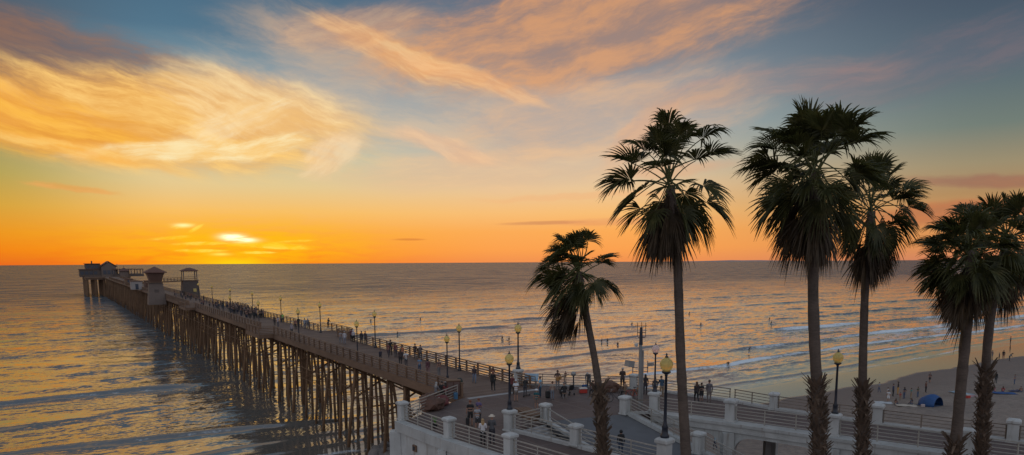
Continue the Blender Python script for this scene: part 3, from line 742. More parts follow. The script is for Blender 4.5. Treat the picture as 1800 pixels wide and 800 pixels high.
dy2 = S_T2-S_T1
b = MB(); b.beam((XL-.0, 0, -.1), (XR-.6, dy2, -.1), 1.8, .3); b.build('walkway', wood_m, fb)
b = MB()
for off in (-.85, .85):
    for z in (.5, 1.0): b.beam((XL, off, z), (XR-.6, dy2+off, z), .07, .09)
    for k in range(6):
        kk = k/5; x = XL+(XR-.6-XL)*kk; yy = off+dy2*kk; b.box(x-.05, x+.05, yy-.05, yy+.05, .051, 1.0)
b.build('handrail', wood_m, fb)
# service hut and low buildings along the far pier
def hut(px, x, w, l, h, name, label, cat, m, t=None):
    t = TM+x; s = s_at(px, t)
    o = empty(name, ST(s, t, deckz(s)+.012), TH, label, cat)
    b = MB(); b.box(-w/2, w/2, -l/2, l/2, 0, h); b.build('wall', m, o)
    b = MB(); b.box(-w/2-.2, w/2+.2, -l/2-.2, l/2+.2, h+.002, h+.22); b.build('roof', roof_m, o)
    w_ = MB(); w_.box(-.5, .5, -l/2-.06, -l/2-.002, .1, 2.1); w_.build('door', pane_m, o)
    return o
hut(240, XL-1.6, 3.6, 5, 3.0, 'white_hut', 'square white service hut on left edge of far pier', 'hut', M('bright_siding', (.27, .24, .23), .6, .1, 2))
hut(263, XR-2.2, 3.2, 6, 2.6, 'bait_shop', 'low dark bait shop behind the lookout tower', 'shop', brown_m)
hut(226, XL+.6, 3.0, 6, 2.4, 'storage_hut', 'low brown storage hut past the white hut', 'hut', wood_m)

# ------------------------------------------------------------------ plaza, walkways, walls
def W(px, py, z=ZP): return G(px, py, z)
O0 = ST(PS0+.0, TL-.3, ZP); O1 = W(708, 741); O2 = W(790, 772); O3 = W(897, 806)
dO = (O3-O2).normalized(); O4 = O3+dO*12; O5 = O3+dO*32
I0 = W(896, 757); I1 = W(1012, 786); I2 = W(1167, 827); dI = (I2-I1).normalized(); I3 = I2+dI*8; I4 = I2+dI*24
L0 = W(959, 741); R0 = W(1098, 728)
N0 = W(1150, 727); N1 = W(1284, 745); N2 = W(1465, 771); N3 = W(1700, 804); dN = (N3-N2).normalized(); N4 = N3+dN*14
F0 = ST(PS0, TR+.3, ZP); F0b = W(911, 676); F1 = W(1114, 683); F2 = W(1165, 689); F3 = W(1285, 706); F4 = W(1360, 720); F5 = W(1542, 746); F6 = W(1779, 777); F7 = F6+(F6-F5).normalized()*14
for nm in 'O0 O1 O2 O3 I0 I1 I2 L0 R0 N0 N1 N2 N3 F0 F0b F1 F2 F3 F4 F5 F6'.split(): print(nm, [round(v, 1) for v in toST(globals()[nm])], [round(v, 1) for v in globals()[nm]])
poly = [O0, O1, O2, O3, O4, O5, I4, I3, I2, I1, I0, L0, R0, N0, N1, N2, N3, N4, F7, F6, F5, F4, F3, F2, F1, F0b, F0]
b = MB(); b.prism([(p.x, p.y) for p in poly], ZP-.45, ZP)
tag(b.build('plaza_pavement', paver_m), kind='structure')
# wood deck starts flush just beyond: threshold strip
b = MB(); a_ = PL(XL, -.35, ZP+.004); b_ = PL(XR, -.35, ZP+.004); b.beam(a_, b_, .5, .012)
tag(b.build('threshold_strip', concrete_m), kind='structure')

# grey ramp going down between the walks
dR = (N2-N1).normalized()
ra, rb_ = L0+(R0-L0)*.0, R0
down = (I1-I0).normalized(); down.z = 0
def slope_pt(p, dist, k): return Vector((p.x+down.x*dist, p.y+down.y*dist, ZP-k*dist))
RK = .13; R1 = G(1227, 797, 8.4)
dRr = Vector((R1.x-R0.x, R1.y-R0.y, 0)); RL = dRr.length; dRr.normalize(); RK = (ZP-8.4)/RL
dLr = dRr
def rp_(p, dist): return Vector((p.x+dRr.x*dist, p.y+dRr.y*dist, ZP-RK*dist))
vs = [L0, R0, rp_(R0, 26), rp_(L0, 26)]
th = Vector((0, 0, -.4)); e = Vector((0, 0, .0))
b = MB(); vv = [v+e for v in vs]+[v+th for v in vs]
b.add(vv, [(0, 1, 2, 3), (7, 6, 5, 4), (0, 4, 5, 1), (1, 5, 6, 2), (2, 6, 7, 3), (3, 7, 4, 0)])
tag(b.build('ramp_pavement', ramp_m), kind='structure')
print('ramp', RL, RK, toST(R1))

# outer retaining wall (solid, with coping band)
def wall_run(mb, pts, z0, z1, th, side=1):
    for a, b in zip(pts, pts[1:]):
        d_ = (b-a); d_.z = 0; d_.normalize(); n_ = Vector((d_.y, -d_.x, 0))*side
        mb.add([Vector((p.x, p.y, z)) for z in (z0, z1) for p in (a, b, b+n_*th, a+n_*th)],
               [(3, 2, 1, 0), (4, 5, 6, 7), (0, 1, 5, 4), (1, 2, 6, 5), (2, 3, 7, 6), (3, 0, 4, 7)])
rw = empty('retaining_wall', (O1.x, O1.y, 0), 0, 'white painted retaining wall curving round the near edge of the plaza', 'wall')
def outw(a, b):
    d_ = (b-a); d_.z = 0; d_.normalize(); return Vector((-d_.y, d_.x, 0))
cen = W(900, 720)
def side_of(a, b): # side (+1/-1) so that n points away from plaza centre
    d_ = (b-a).normalized(); n_ = Vector((d_.y, -d_.x, 0)); return 1 if (cen-a).dot(n_) < 0 else -1
sd = side_of(O1, O2)
def offs_poly(pts, k):
    res = []
    for i, p in enumerate(pts):
        ns = []
        for a, b in ((pts[max(i-1, 0)], p), (p, pts[min(i+1, len(pts)-1)])):
            if (b-a).length > 1e-6:
                d_ = (b-a); d_.z = 0; d_.normalize(); ns.append(Vector((d_.y, -d_.x, 0))*sd)
        n_ = sum(ns, Vector((0, 0, 0))).normalized(); res.append(p+n_*(k/max(.5, n_.dot(ns[0]))))
    return res
OW = [O1, O2, O3, O4, O5]
def band(k0, k1, z0, z1):
    A = offs_poly(OW, k0); B = offs_poly(OW, k1); mb = MB()
    n = len(A)
    vs = [Vector((p.x, p.y, z0)) for p in A]+[Vector((p.x, p.y, z0)) for p in B]+[Vector((p.x, p.y, z1)) for p in B]+[Vector((p.x, p.y, z1)) for p in A]
    fs = []
    for i in range(n-1):
        for j in range(4): fs.append((j*n+i, j*n+i+1, ((j+1) % 4)*n+i+1, ((j+1) % 4)*n+i))
    fs += [(0, n, 2*n, 3*n), (n-1, 2*n-1, 3*n-1, 4*n-1)]
    mb.add(vs, fs); return mb
band(.004, .45, -.5, ZP-.55).build('wall', white_m, rw, world=True)
band(.004, .62, ZP-.548, ZP+.12).build('coping', coping_m, rw, world=True)
A = offs_poly([O1, O2, O3], .55)
for p, w in ((A[0], .75), (A[1], .5)):
    b = MB(); b.box(-w/2, w/2, -w/2, w/2, -.5, ZP-.56, M=Matrix.Translation(p.xy.to_3d())); b.build('buttress', white_m, rw, world=True)
# side wall from O1 towards the pier
q = MB(); wall_run(q, [O1, O0], -.5, ZP-.46, .4, -side_of(O1, O0)*1); q.build('seaward_wall', concrete_m, rw, world=True)
q = MB(); wall_run(q, [O0, F0], -.5, ZP-.62, .4, 1); wall_run(q, [F0, F0b, F1, F2], -.5, ZP-.46, .4, 1); q.build('abutment', concrete_m, rw, world=True)
# round vent and conduits on the wall
v0 = G(743, 769, 8.6); n_ = outw(O1, O2); n_ = n_ if (cen-O1).dot(n_) < 0 else -n_
pA = O1+(O2-O1)*.42+n_*.46
vt = empty('wall_vent', (pA.x, pA.y, 8.45), 0, 'small square brown vent on the white wall below the railing', 'vent')
tdir = (O2-O1).normalized()
b = MB(); b.beam(n_*0, n_*.12, .42, .42); b.build('frame', wood_m, vt)
b = MB(); b.beam(n_*.122, n_*.14, .26, .26); b.build('grille', dark_m, vt)
for kk, lab in ((.36, 'thin vertical pipe stub on the white wall beside the brown vent'), (.72, 'dark vertical pipe stub on the white wall under the second pillar')):
    p = O1+(O2-O1)*kk+n_*.5; b = MB(); b.tube([(p.x, p.y, 7.2), (p.x, p.y, 7.75)], .05, 8); b.box(p.x-.1, p.x+.1, p.y-.1, p.y+.1, 7.75, 7.9)
    tag(b.build('pipe_stub', steel_m), lab, 'pipe')

# inner kerbs (white low edges that carry the railings)
def kerb(name, pts, h=.18, w=.34, z=None, zf=None, m=coping_m):
    mb = MB()
    for a, b in zip(pts, pts[1:]):
        mb.beam(Vector((a.x, a.y, a.z+h/2+.002)), Vector((b.x, b.y, b.z+h/2+.002)), w, h)
    return tag(mb.build(name, m), kind='structure')
kerb('walkway_kerb', [I0, I1, I2, I3, I4])
kerb('ramp_kerb', [R0+Vector((.2, 0, 0)), rp_(R0, 26)+Vector((.2, 0, 0))], .25, .4)
kerb('ramp_kerb', [L0, rp_(L0, 26)], .2, .3)
kerb('plaza_kerb', [R0, N0], .16, .3)
kerb('plaza_kerb', [F0b, F1, F2], .1, .25)
# stairwell between the left walk and the ramp: flight of steps down
st = empty('stairway', L0, 0, 'concrete stairway going down between the two railings beside the ramp', 'stairs')
mid0, mid1 = I0+(L0-I0)*.08, I0+(L0-I0)*.92
b = MB(); wd = (L0-I0).length*.84; wdv = (L0-I0).normalized()
for i in range(20):
    c0 = (I0+L0)/2+down*(.3*i+.15+.05); zt = ZP-.17*(i+1)
    u, v_ = wdv, down
    vs = [c0+u*a*wd/2+v_*c*.15 for a, c in ((-1, -1), (1, -1), (1, 1), (-1, 1))]
    b.prism([(p.x, p.y) for p in vs], zt-.5, zt)
b.build('steps', concrete_m, st, world=True)

# arched bridge faces under the right walk
ab = empty('arched_viaduct', (N1.x, N1.y, 0), 0, 'white arched concrete viaduct carrying the walkway on the right', 'viaduct')
def arch_face(pts, nseg, th, z0, ztop, zcr, out, colw=.45, matl=white_m):
    for a, b in zip(pts, pts[1:]):
        L = Vector((b.x-a.x, b.y-a.y, 0)).length; u = Vector((b.x-a.x, b.y-a.y, 0)).normalized(); n = Vector((u.y, -u.x, 0))*out
        k = max(1, round(L/nseg)); l = L/k
        for j in range(k):
            prof = [(0, z0), (0, ztop), (l, ztop), (l, z0), (l-colw, z0)]
            r = 1.15; xr = l-colw
            for q_ in range(9):
                an = q_/8*math.pi/2; prof.append((xr-r+r*math.cos(an), zcr-r+r*math.sin(an)))
            for q_ in range(9):
                an = math.pi/2+q_/8*math.pi/2; prof.append((colw+r+r*math.cos(an), zcr-r+r*math.sin(an)))
            prof.append((colw, z0))
            mb = MB(); o_ = a+u*(j*l)
            nn = len(prof)
            vs = [Vector((o_.x, o_.y, 0))+u*x+Vector((0, 0, z)) for x, z in prof]; vs += [v+n*th for v in vs]
            mb.add(vs, [tuple(range(nn)), tuple(range(2*nn-1, nn-1, -1))]+[(i, nn+i, nn+(i+1) % nn, (i+1) % nn) for i in range(nn)])
            o2 = mb.build('arch', matl, ab, world=True)
so_ = 1
uN = (N1-N0).normalized(); nN = Vector((uN.y, -uN.x, 0)); outN = 1 if (cen-N0).dot(nN) > 0 or True else -1
# outward = towards the camera side (away from the far rail)
outN = 1 if (F3-N1).dot(nN) < 0 else -1
arch_face([N0, N1, N2, N3, N4], 7.5, .5, 0., ZP-.455, ZP-.68, outN)
def ledge(pts, out, k0, k1, z0, z1, name, m):
    mb = MB()
    for a, b in zip(pts, pts[1:]):
        u = Vector((b.x-a.x, b.y-a.y, 0)).normalized(); n = Vector((u.y, -u.x, 0))*out
        mb.add([Vector((p.x, p.y, z))+n*k for z in (z0, z1) for p, k in ((a, k0), (b, k0), (b, k1), (a, k1))], [(3, 2, 1, 0), (4, 5, 6, 7), (0, 1, 5, 4), (1, 2, 6, 5), (2, 3, 7, 6), (3, 0, 4, 7)])
    mb.build(name, m, ab, world=True)
ledge([N0, N1, N2, N3, N4], outN, -.32, .72, ZP+.004, ZP+.2, 'parapet_ledge', coping_m)
ledge([N0, N1, N2, N3, N4], outN, .004, .62, ZP-.42, ZP+.0, 'cornice', white_m)
ledge([F2, F3, F4, F5, F6, F7], outN, .3, -.3, ZP+.004, ZP+.16, 'parapet_ledge', coping_m)
uF = (F4-F3).normalized()
arch_face([F2, F3, F4, F5, F6, F7], 7.5, .45, 0., ZP-.455, ZP-.68, outN)
# white pier columns under each near pillar
for p in (N1, N2, N3):
    b = MB(); b.box(-.35, .35, -.35, .35, 0, ZP-.46, M=Matrix.Translation(p.xy.to_3d()+nN*outN*.55)); b.build('column', white_m, ab, world=True)
for fr in (.42,):
    p = (N1+(F3-N1)*.5); p = p+(N2-N1)*fr; b = MB(); b.box(p.x-.2, p.x+.2, p.y-.2, p.y+.2, 0, ZP-.452); b.build('inner_column', concrete_m, ab, world=True)
# ------------------------------------------------------------------ pillars, railings, lamps
def make_pillar():
    o = empty('white_pillar', (0, 0, 0))
    b = MB(); b.box(-.32, .32, -.32, .32, 0, .10); b.box(-.26, .26, -.26, .26, .10, 1.02)
    b.build('shaft', white_m, o, bevel=.015)
    b = MB()
    s8 = math.pi/4; k = math.sqrt(2)
    for z0, z1, w0, w1 in ((1.022, 1.08, .29, .34), (1.08, 1.2, .34, .34), (1.2, 1.28, .34, .24)):
        b.lathe([(w0*k, z0), (w1*k, z1)], 4, rot=s8)
    b.build('cap', white_m, o, bevel=.012)
    return o
PILLAR = make_pillar(); _pn = [0]
def pillar(p, lab, ang=0., sc_=1., h=1.):
    o = PILLAR if _pn[0] == 0 else copy_tree(PILLAR)
    _pn[0] += 1
    o.location = (p.x, p.y, p.z+.0); o.rotation_euler = (0, 0, ang); o.scale = (sc_, sc_, sc_*h)
    tag(o, lab, 'pillar', 'white pillars of the balustrade'); return o
def heading(a, b): return math.atan2(b.y-a.y, b.x-a.x)
up = Vector((0, 0, .12))
hO = heading(O1, O2); hN = heading(N1, N2); hI = heading(I0, I1)
pillar(O1+up, 'white pillar at the corner of the plaza nearest the pier piles', hO, 1.02)
pillar(O2+up, 'white pillar in the curved outer wall, second from the pier end', heading(O2, O3))
pillar(O3+up, 'white pillar cut by the bottom edge on the outer wall below the standing lamp', heading(O2, O3), 1.04)
pillar(I0, 'white pillar carrying the lamp in the middle of the plaza', hI, 1.1)
pillar(I1+up, 'white pillar between the middle lamp pillar and the leaning palm', hI)
pillar(I2+up, 'white pillar under the nearest blue lamp post at the bottom edge', hI, 1.12, 1.15)
pillar(L0, 'white pillar behind the stairwell right of the middle lamp', hI)
pillar(R0, 'white pillar at the head of the grey ramp left of the steel pole', hI, 1.05)
pillar(N0+Vector((0, 0, .2)), 'white pillar carrying the pink globed lamp right of the steel pole', hN, 1.1)
pillar(N1+Vector((0, 0, .2)), 'white pillar on the viaduct between the two nearest arches', hN, 1.18)
pillar(N2+Vector((0, 0, .2)), 'white pillar under the lamp between the two tallest palms', hN, 1.08)
pillar(N3+Vector((0, 0, .2)), 'white pillar beside the foot of the lower right palm', hN, 1.12)
PR1 = rp_(R0, RL)
pillar(PR1, 'white pillar low on the ramp edge beside the thin palm trunk', hI, 1.1)
pillar(F0b, 'white pillar with a lamp where plaza railing meets the pier', hN, 1.1)
pillar(F1, 'plain white pillar at the sea railing behind the steel pole', hN)
pillar(F4, 'white pillar on the far railing left of the tallest palm', hN)
pillar(F5, 'white pillar on the far railing nearest the blue beach tent', hN, 1.08)
pillar(F6, 'rightmost white pillar on the far railing beside the open sand', hN, 1.1)
pillar(ST(s_at(787, TL+.4), TL+.5, deckz(50)), 'white pillar under the pier lamp beside the brown cabinet', TH, .9, .62)

def metal_rail(a, b, lab, m=rail_m, h=1.02, rails=(1.0, .78, .56, .34, .14), sp=2.0, th=.045, group='metal railings between the pillars', trim=.28):
    a, b = Vector(a), Vector(b); dd = (b-a); L = dd.length; u = dd/L
    a2, b2 = a+u*trim, b-u*trim
    o = empty('metal_railing', a2, 0, lab, 'railing', group)
    r = MB()
    for i, z in enumerate(rails):
        r.beam(a2+Vector((0, 0, z)), b2+Vector((0, 0, z)), th*(1.5 if i == 0 else .9), th*(1.3 if i == 0 else .9))
    r.build('rail', m, o, world=True)
    n = max(1, round((b2-a2).length/sp))
    for i in range(n+1):
        p = a2+(b2-a2)*(i/n) if 0 < i < n else (a2+u*.06 if i == 0 else b2-u*.06)
        q_ = MB(); q_.box(p.x-.03, p.x+.03, p.y-.03, p.y+.03, p.z, p.z+rails[0]-th*.7); q_.build('post', m, o, world=True)
    return o
u12 = Vector((0, 0, .122)); u2 = Vector((0, 0, .202))
O0r = ST(PS0+.8, TL-.15, ZP)
metal_rail(O1+u12, O0r, 'pale metal railing from the corner pillar back to the pier rail')
metal_rail(O1+u12, O2+u12, 'pale metal railing on the outer wall between the corner pillar and the next')
metal_rail(O2+u12, O3+u12, 'pale metal railing on the outer wall in front of the couple with the sun hat')
metal_rail(O3+u12, O4+u12, 'pale metal railing on the outer wall leaving the bottom edge of the view')
metal_rail(I0+Vector((0, 0, .182)), I1+Vector((0, 0, .182)), 'pale metal railing from the middle lamp pillar along the stairwell')
metal_rail(I1+Vector((0, 0, .182)), I2+Vector((0, 0, .182)), 'pale metal railing behind the leaning palm down to the nearest lamp')
metal_rail(I0, L0, 'pale metal railing across the head of the stairwell')
metal_rail(L0, rp_(L0, 8), 'pale metal handrail sloping down the left side of the grey ramp', rails=(1.0, .5), sp=2.6)
metal_rail(R0+Vector((.2, 0, .25)), PR1+Vector((.2, 0, .25)), 'pale metal railing sloping down the right side of the grey ramp')
metal_rail(PR1+Vector((.2, 0, .25)), rp_(R0, RL+7)+Vector((.2, 0, .25)), 'pale metal railing at the low end of the ramp behind the thin palm trunk')
metal_rail(R0, N0, 'pale metal railing between the ramp head and the pink globed lamp', darkrail_m)
metal_rail(N0+u2, N1+u2, 'pale metal railing on the viaduct in front of the three strollers')
metal_rail(N1+u2, N2+u2, 'pale metal railing on the near side of the viaduct left of the tallest palm')
metal_rail(N2+u2, N3+u2, 'pale metal railing on the near side of the viaduct between the big palms')
metal_rail(N3+u2, N4+u2, 'pale metal railing on the near side of the viaduct at the right edge')
metal_rail(F0b, F1, 'dark sea railing behind the guitar player and the bent man', darkrail_m)
metal_rail(F1, F2, 'short dark sea railing behind the steel pole', darkrail_m, trim=.1)
metal_rail(F2, F3, 'brown far railing behind the three strollers', darkrail_m, trim=.05)
metal_rail(F3, F4, 'brown far railing of the viaduct above the wet sand', darkrail_m)
metal_rail(F4, F5, 'brown far railing of the viaduct behind the lamp between the palms', darkrail_m)
metal_rail(F5, F6, 'brown far railing of the viaduct in front of the beach tent', darkrail_m)
metal_rail(F6, F7, 'brown far railing of the viaduct at the far right', darkrail_m)
metal_rail(F0, F0b, 'short brown railing joining the pier rail to the seaside lamp pillar', darkrail_m, trim=.15)

def make_lamp(name, gm, h=3.8, tall=False):
    o = empty(name, (0, 0, 0))
    hp = h-.92
    b = MB(); b.lathe([(.20, 0), (.20, .10), (.15, .16), (.13, .42), (.15, .46), (.09, .60), (.075, .75), (.055, hp-.12), (.075, hp-.1), (.06, hp-.06), (.12, hp-.0)], 14)
    b.build('post', dark_m, o, smooth=True)
    b = MB(); b.lathe([(.13, hp+.001), (.2, hp+.05), (.2, hp+.1)], 14); b.build('collar', dark_m, o, smooth=True)
    b = MB(); z = hp+.1; b.lathe([(.14, z+.001), (.24, z+.12), (.29, z+.28), (.28, z+.40), (.21, z+.52), (.10, z+.60), (.05, z+.63)], 16)
    b.build('globe', gm, o, smooth=True)
    b = MB(); z = h-.19; b.lathe([(.09, z+.0), (.07, z+.03), (.03, z+.06), (.045, z+.10), (.012, z+.19)], 8); b.build('finial', dark_m, o, smooth=True)
    return o
LP = make_lamp('lamp_post', globe_m); LPP = make_lamp('pier_lamp_post', globe_m, 4.75); LPK = make_lamp('lamp_post', globe_w)
used = set()
def lamp(src, p, lab, sc_=1., group='lamp posts with amber globes'):
    o = src if src.name not in used else copy_tree(src); used.add(src.name)
    o.location = p; o.scale = (sc_,)*3; tag(o, lab, 'lamp', group); return o
lamp(LP, I0+Vector((0, 0, 1.28*1.1+.001)), 'dark lamp post with amber globe on the pillar in the middle of the plaza', 1.0)
lamp(LP, I2+Vector((0, 0, .12+1.28*1.12*1.15+.001)), 'nearest blue lamp post with large yellow globe right of the steel pole', 1.16)
lamp(LP, N2+Vector((0, 0, .2+1.28*1.08+.001)), 'blue lamp post with yellow globe standing between the two tallest palms', 1.04)
lamp(LP, F0b+Vector((0, 0, 1.28*1.1+.001)), 'dark lamp post with amber globe on the pillar where plaza meets pier', 1.1)
lamp(LPK, N0+Vector((0, 0, .2+1.28*1.1+.001)), 'dark lamp post with pale pink globe just right of the steel pole', .93, 'lamp post with pink globe')
rights = [(808, 'slender lamp on the seaward right rail of the pier nearest the plaza'), (660, 'second lamp along the right rail of the pier beyond the strolling couple'),
          (564, 'third lamp along the right rail of the pier inside the railed bay'), (495, 'fourth lamp along the right rail of the pier'), (445, 'fifth lamp along the right rail of the pier beside the crowd'),
          (406, 'sixth lamp along the right rail of the pier behind the crowd'), (374, 'seventh lamp along the right rail, just seaward of the crowd'), (350, 'last small lamp on the right rail before the gazebo tower')]
for px, lab in rights:
    s = s_at(px, TR-.45); lamp(LPP, ST(s, TR-.45, deckz(s)), lab, 1, 'lamps along the pier rails')
s = s_at(787, TL+.5); lamp(LPP, ST(s, TL+.5, deckz(s)+.72), 'lamp on the stub pillar beside the brown cabinet at the start of the pier', .86, 'lamps along the pier rails')
for px, lab in ((629, 'left side pier lamp between the nearest lamps and the railed bay'), (526, 'lamp on the left half of the pier beside the small group of walkers'), (456, 'lamp on the left half of the pier just past the left railed bay'), (406, 'lamp on the left half of the pier standing in the crowd')):
    s = s_at(px, TL+.45); lamp(LPP, ST(s, TL+.45, deckz(s)), lab, .95, 'lamps along the pier rails')

# steel pole with loudspeakers and aerials
b0 = G(1124, 716, ZP)
pl = empty('steel_pole', b0, 0, 'tall grey steel utility pole with loudspeakers and aerials beside the ramp head', 'pole')
b = MB(); b.beam((0, 0, 0), (0, 0, 4.7), .21, .21); b.build('lower_mast', steel_m, pl)
b = MB(); b.beam((.19, 0, 0), (.19, 0, 4.3), .11, .14); b.build('conduit', steel_m, pl)
b = MB(); b.tube([(.02, 0, 4.701), (.02, 0, 6.0)], [.14, .10], 8); b.build('upper_mast', dark_m, pl)
b = MB()
b.beam((-.25, 0, 5.6), (.35, 0, 5.6), .05, .05); b.beam((-.2, 0, 5.25), (.3, 0, 5.25), .05, .05); b.beam((-.45, 0, 6.1), (.45, 0, 6.1), .04, .04)
for x in (-.25, .05, .35): b.tube([(x, 0, 5.3), (x, 0, 6.0+.3*(x > 0)), (x, 0, 6.4-.2*abs(x))], .022, 5)
b.build('aerials', dark_m, pl)
for sx, nm in ((-1, 'loudspeaker'), (1, 'floodlight')):
    b = MB(); b.beam((sx*.18, 0, 3.0), (sx*.6, 0, 3.0), .06, .06); b.beam((sx*.55, 0, 2.6), (sx*.55, 0, 3.5), .06, .06); b.beam((sx*.18, 0, 2.7), (sx*.6, 0, 2.7), .05, .05)
    if sx < 0: b.beam((-.6, -.1, 3.28), (-1.05, -.35, 3.38), .5, .45)
    else: b.beam((.6, -.1, 3.25), (.9, -.3, 3.3), .28, .24)
    b.build(nm, steel_m, pl)
b = MB(); b.lathe([(.02, .0), (.14, .05), (.14, .2), (.04, .27)], 10, (-.32, 0, 4.55)); b.beam((-.3, 0, 4.8), (.0, 0, 4.8), .04, .04); b.build('dome_camera', white_m, pl)

# ------------------------------------------------------------------ palms
green_m = None
def leaf_mat(name, c1, c2, c3):
    m = bpy.data.materials.new(name); m.use_nodes = True; t = NT(m.node_tree); b = m.node_tree.nodes['Principled BSDF']
    co = t.n('ShaderNodeTexCoord').outputs['Object']
    n = t.noise(co, 2.2, 4, .6)
    t.link(t.ramp(n, [(.3, c1), (.55, c2), (.75, c3)]), b.inputs['Base Color']); b.inputs['Roughness'].default_value = .55
    tr = t.n('ShaderNodeBsdfTranslucent'); t.link(b.inputs['Base Color'].links[0].from_socket, tr.inputs['Color'])
    mx = t.n('ShaderNodeMixShader'); mx.inputs[0].default_value = .42; t.link(b.outputs[0], mx.inputs[1]); t.link(tr.outputs[0], mx.inputs[2])
    t.link(mx.outputs[0], m.node_tree.nodes['Material Output'].inputs[0]); return m
frond_m = leaf_mat('palm_frond', (.030, .036, .010), (.075, .075, .02), (.15, .125, .038))
dead_m = leaf_mat('dead_frond', (.055, .036, .02), (.10, .066, .036), (.15, .10, .055))
stalk_m = M('leaf_stalk', (.09, .095, .03), .5, .3, 4)
trunk_m = M('palm_trunk', (.085, .062, .050), .9, .4, 5, 1., aniso=(1, 1, 3))
boot_m = M('palm_boots', (.10, .066, .045), .9, .45, 3, .6)
def fan_leaf(mb, base, azi, inc, pet, fr, droop, rg, nseg=34, spread=105, wind=(0, 0), stalk=True, fold=0., wmul=1.):
    d0 = Vector((math.cos(azi)*math.cos(inc), math.sin(azi)*math.cos(inc), math.sin(inc)))
    pts = [Vector(base)]; dd = d0.copy(); step = pet/5
    for i in range(5):
        dd = (dd+Vector((wind[0], wind[1], -.09*droop))).normalized(); pts.append(pts[-1]+dd*step)
    if stalk: mb.tube(pts, [.035, .03, .026, .022, .02, .018], 4, 1, cap=False)
    E = pts[-1]; f = dd.normalized()
    side = f.cross(Vector((0, 0, 1)))
    if side.length < .15: side = Vector((math.sin(azi), -math.cos(azi), 0))
    side.normalize(); roll = rg.uniform(-.6, .6)
    side = (Matrix.Rotation(roll, 3, f) @ side); n = side.cross(f)
    for k in range(nseg):
        ph = R(spread)*(2*(k+.5)/nseg-1)+rg.uniform(-.02, .02)
        L = fr*(.62+.38*math.cos(ph*.75))*rg.uniform(.88, 1.08)
        ddir = (f*math.cos(ph)+side*math.sin(ph)*(1-fold)+n*abs(math.sin(ph))*fold*.9).normalized()
        wdir = (side*math.cos(ph)-f*math.sin(ph)).normalized()
        w = wmul*fr*2*R(spread)/nseg*.30; tipd = droop*rg.uniform(.7, 1.5); bend = rg.uniform(-.12, .12)
        if rg.random() < .07: continue
        prev = None
        for r, ww in ((.04, .15), (.32, .85), (.52, 1.0), (.72, .72), (.88, .42), (1.0, .1)):
            sag = Vector((wind[0]*.8, wind[1]*.8, -1))*(L*(.12*droop*r*r+.50*tipd*max(0, r-.42)**2.0))
            c = E+ddir*(L*r)+sag+wdir*(bend*L*max(0, r-.4)**1.5)+n*((-1)**k*.012)
            hw = w*ww*min(1.0, .35+r*1.3)
            a, b = c-wdir*hw+n*((-1)**k)*hw*.5, c+wdir*hw-n*((-1)**k)*hw*.5
            if prev: mb.add([prev[0], prev[1], b, a], [(0, 1, 2, 3)], 0)
            prev = (a, b)
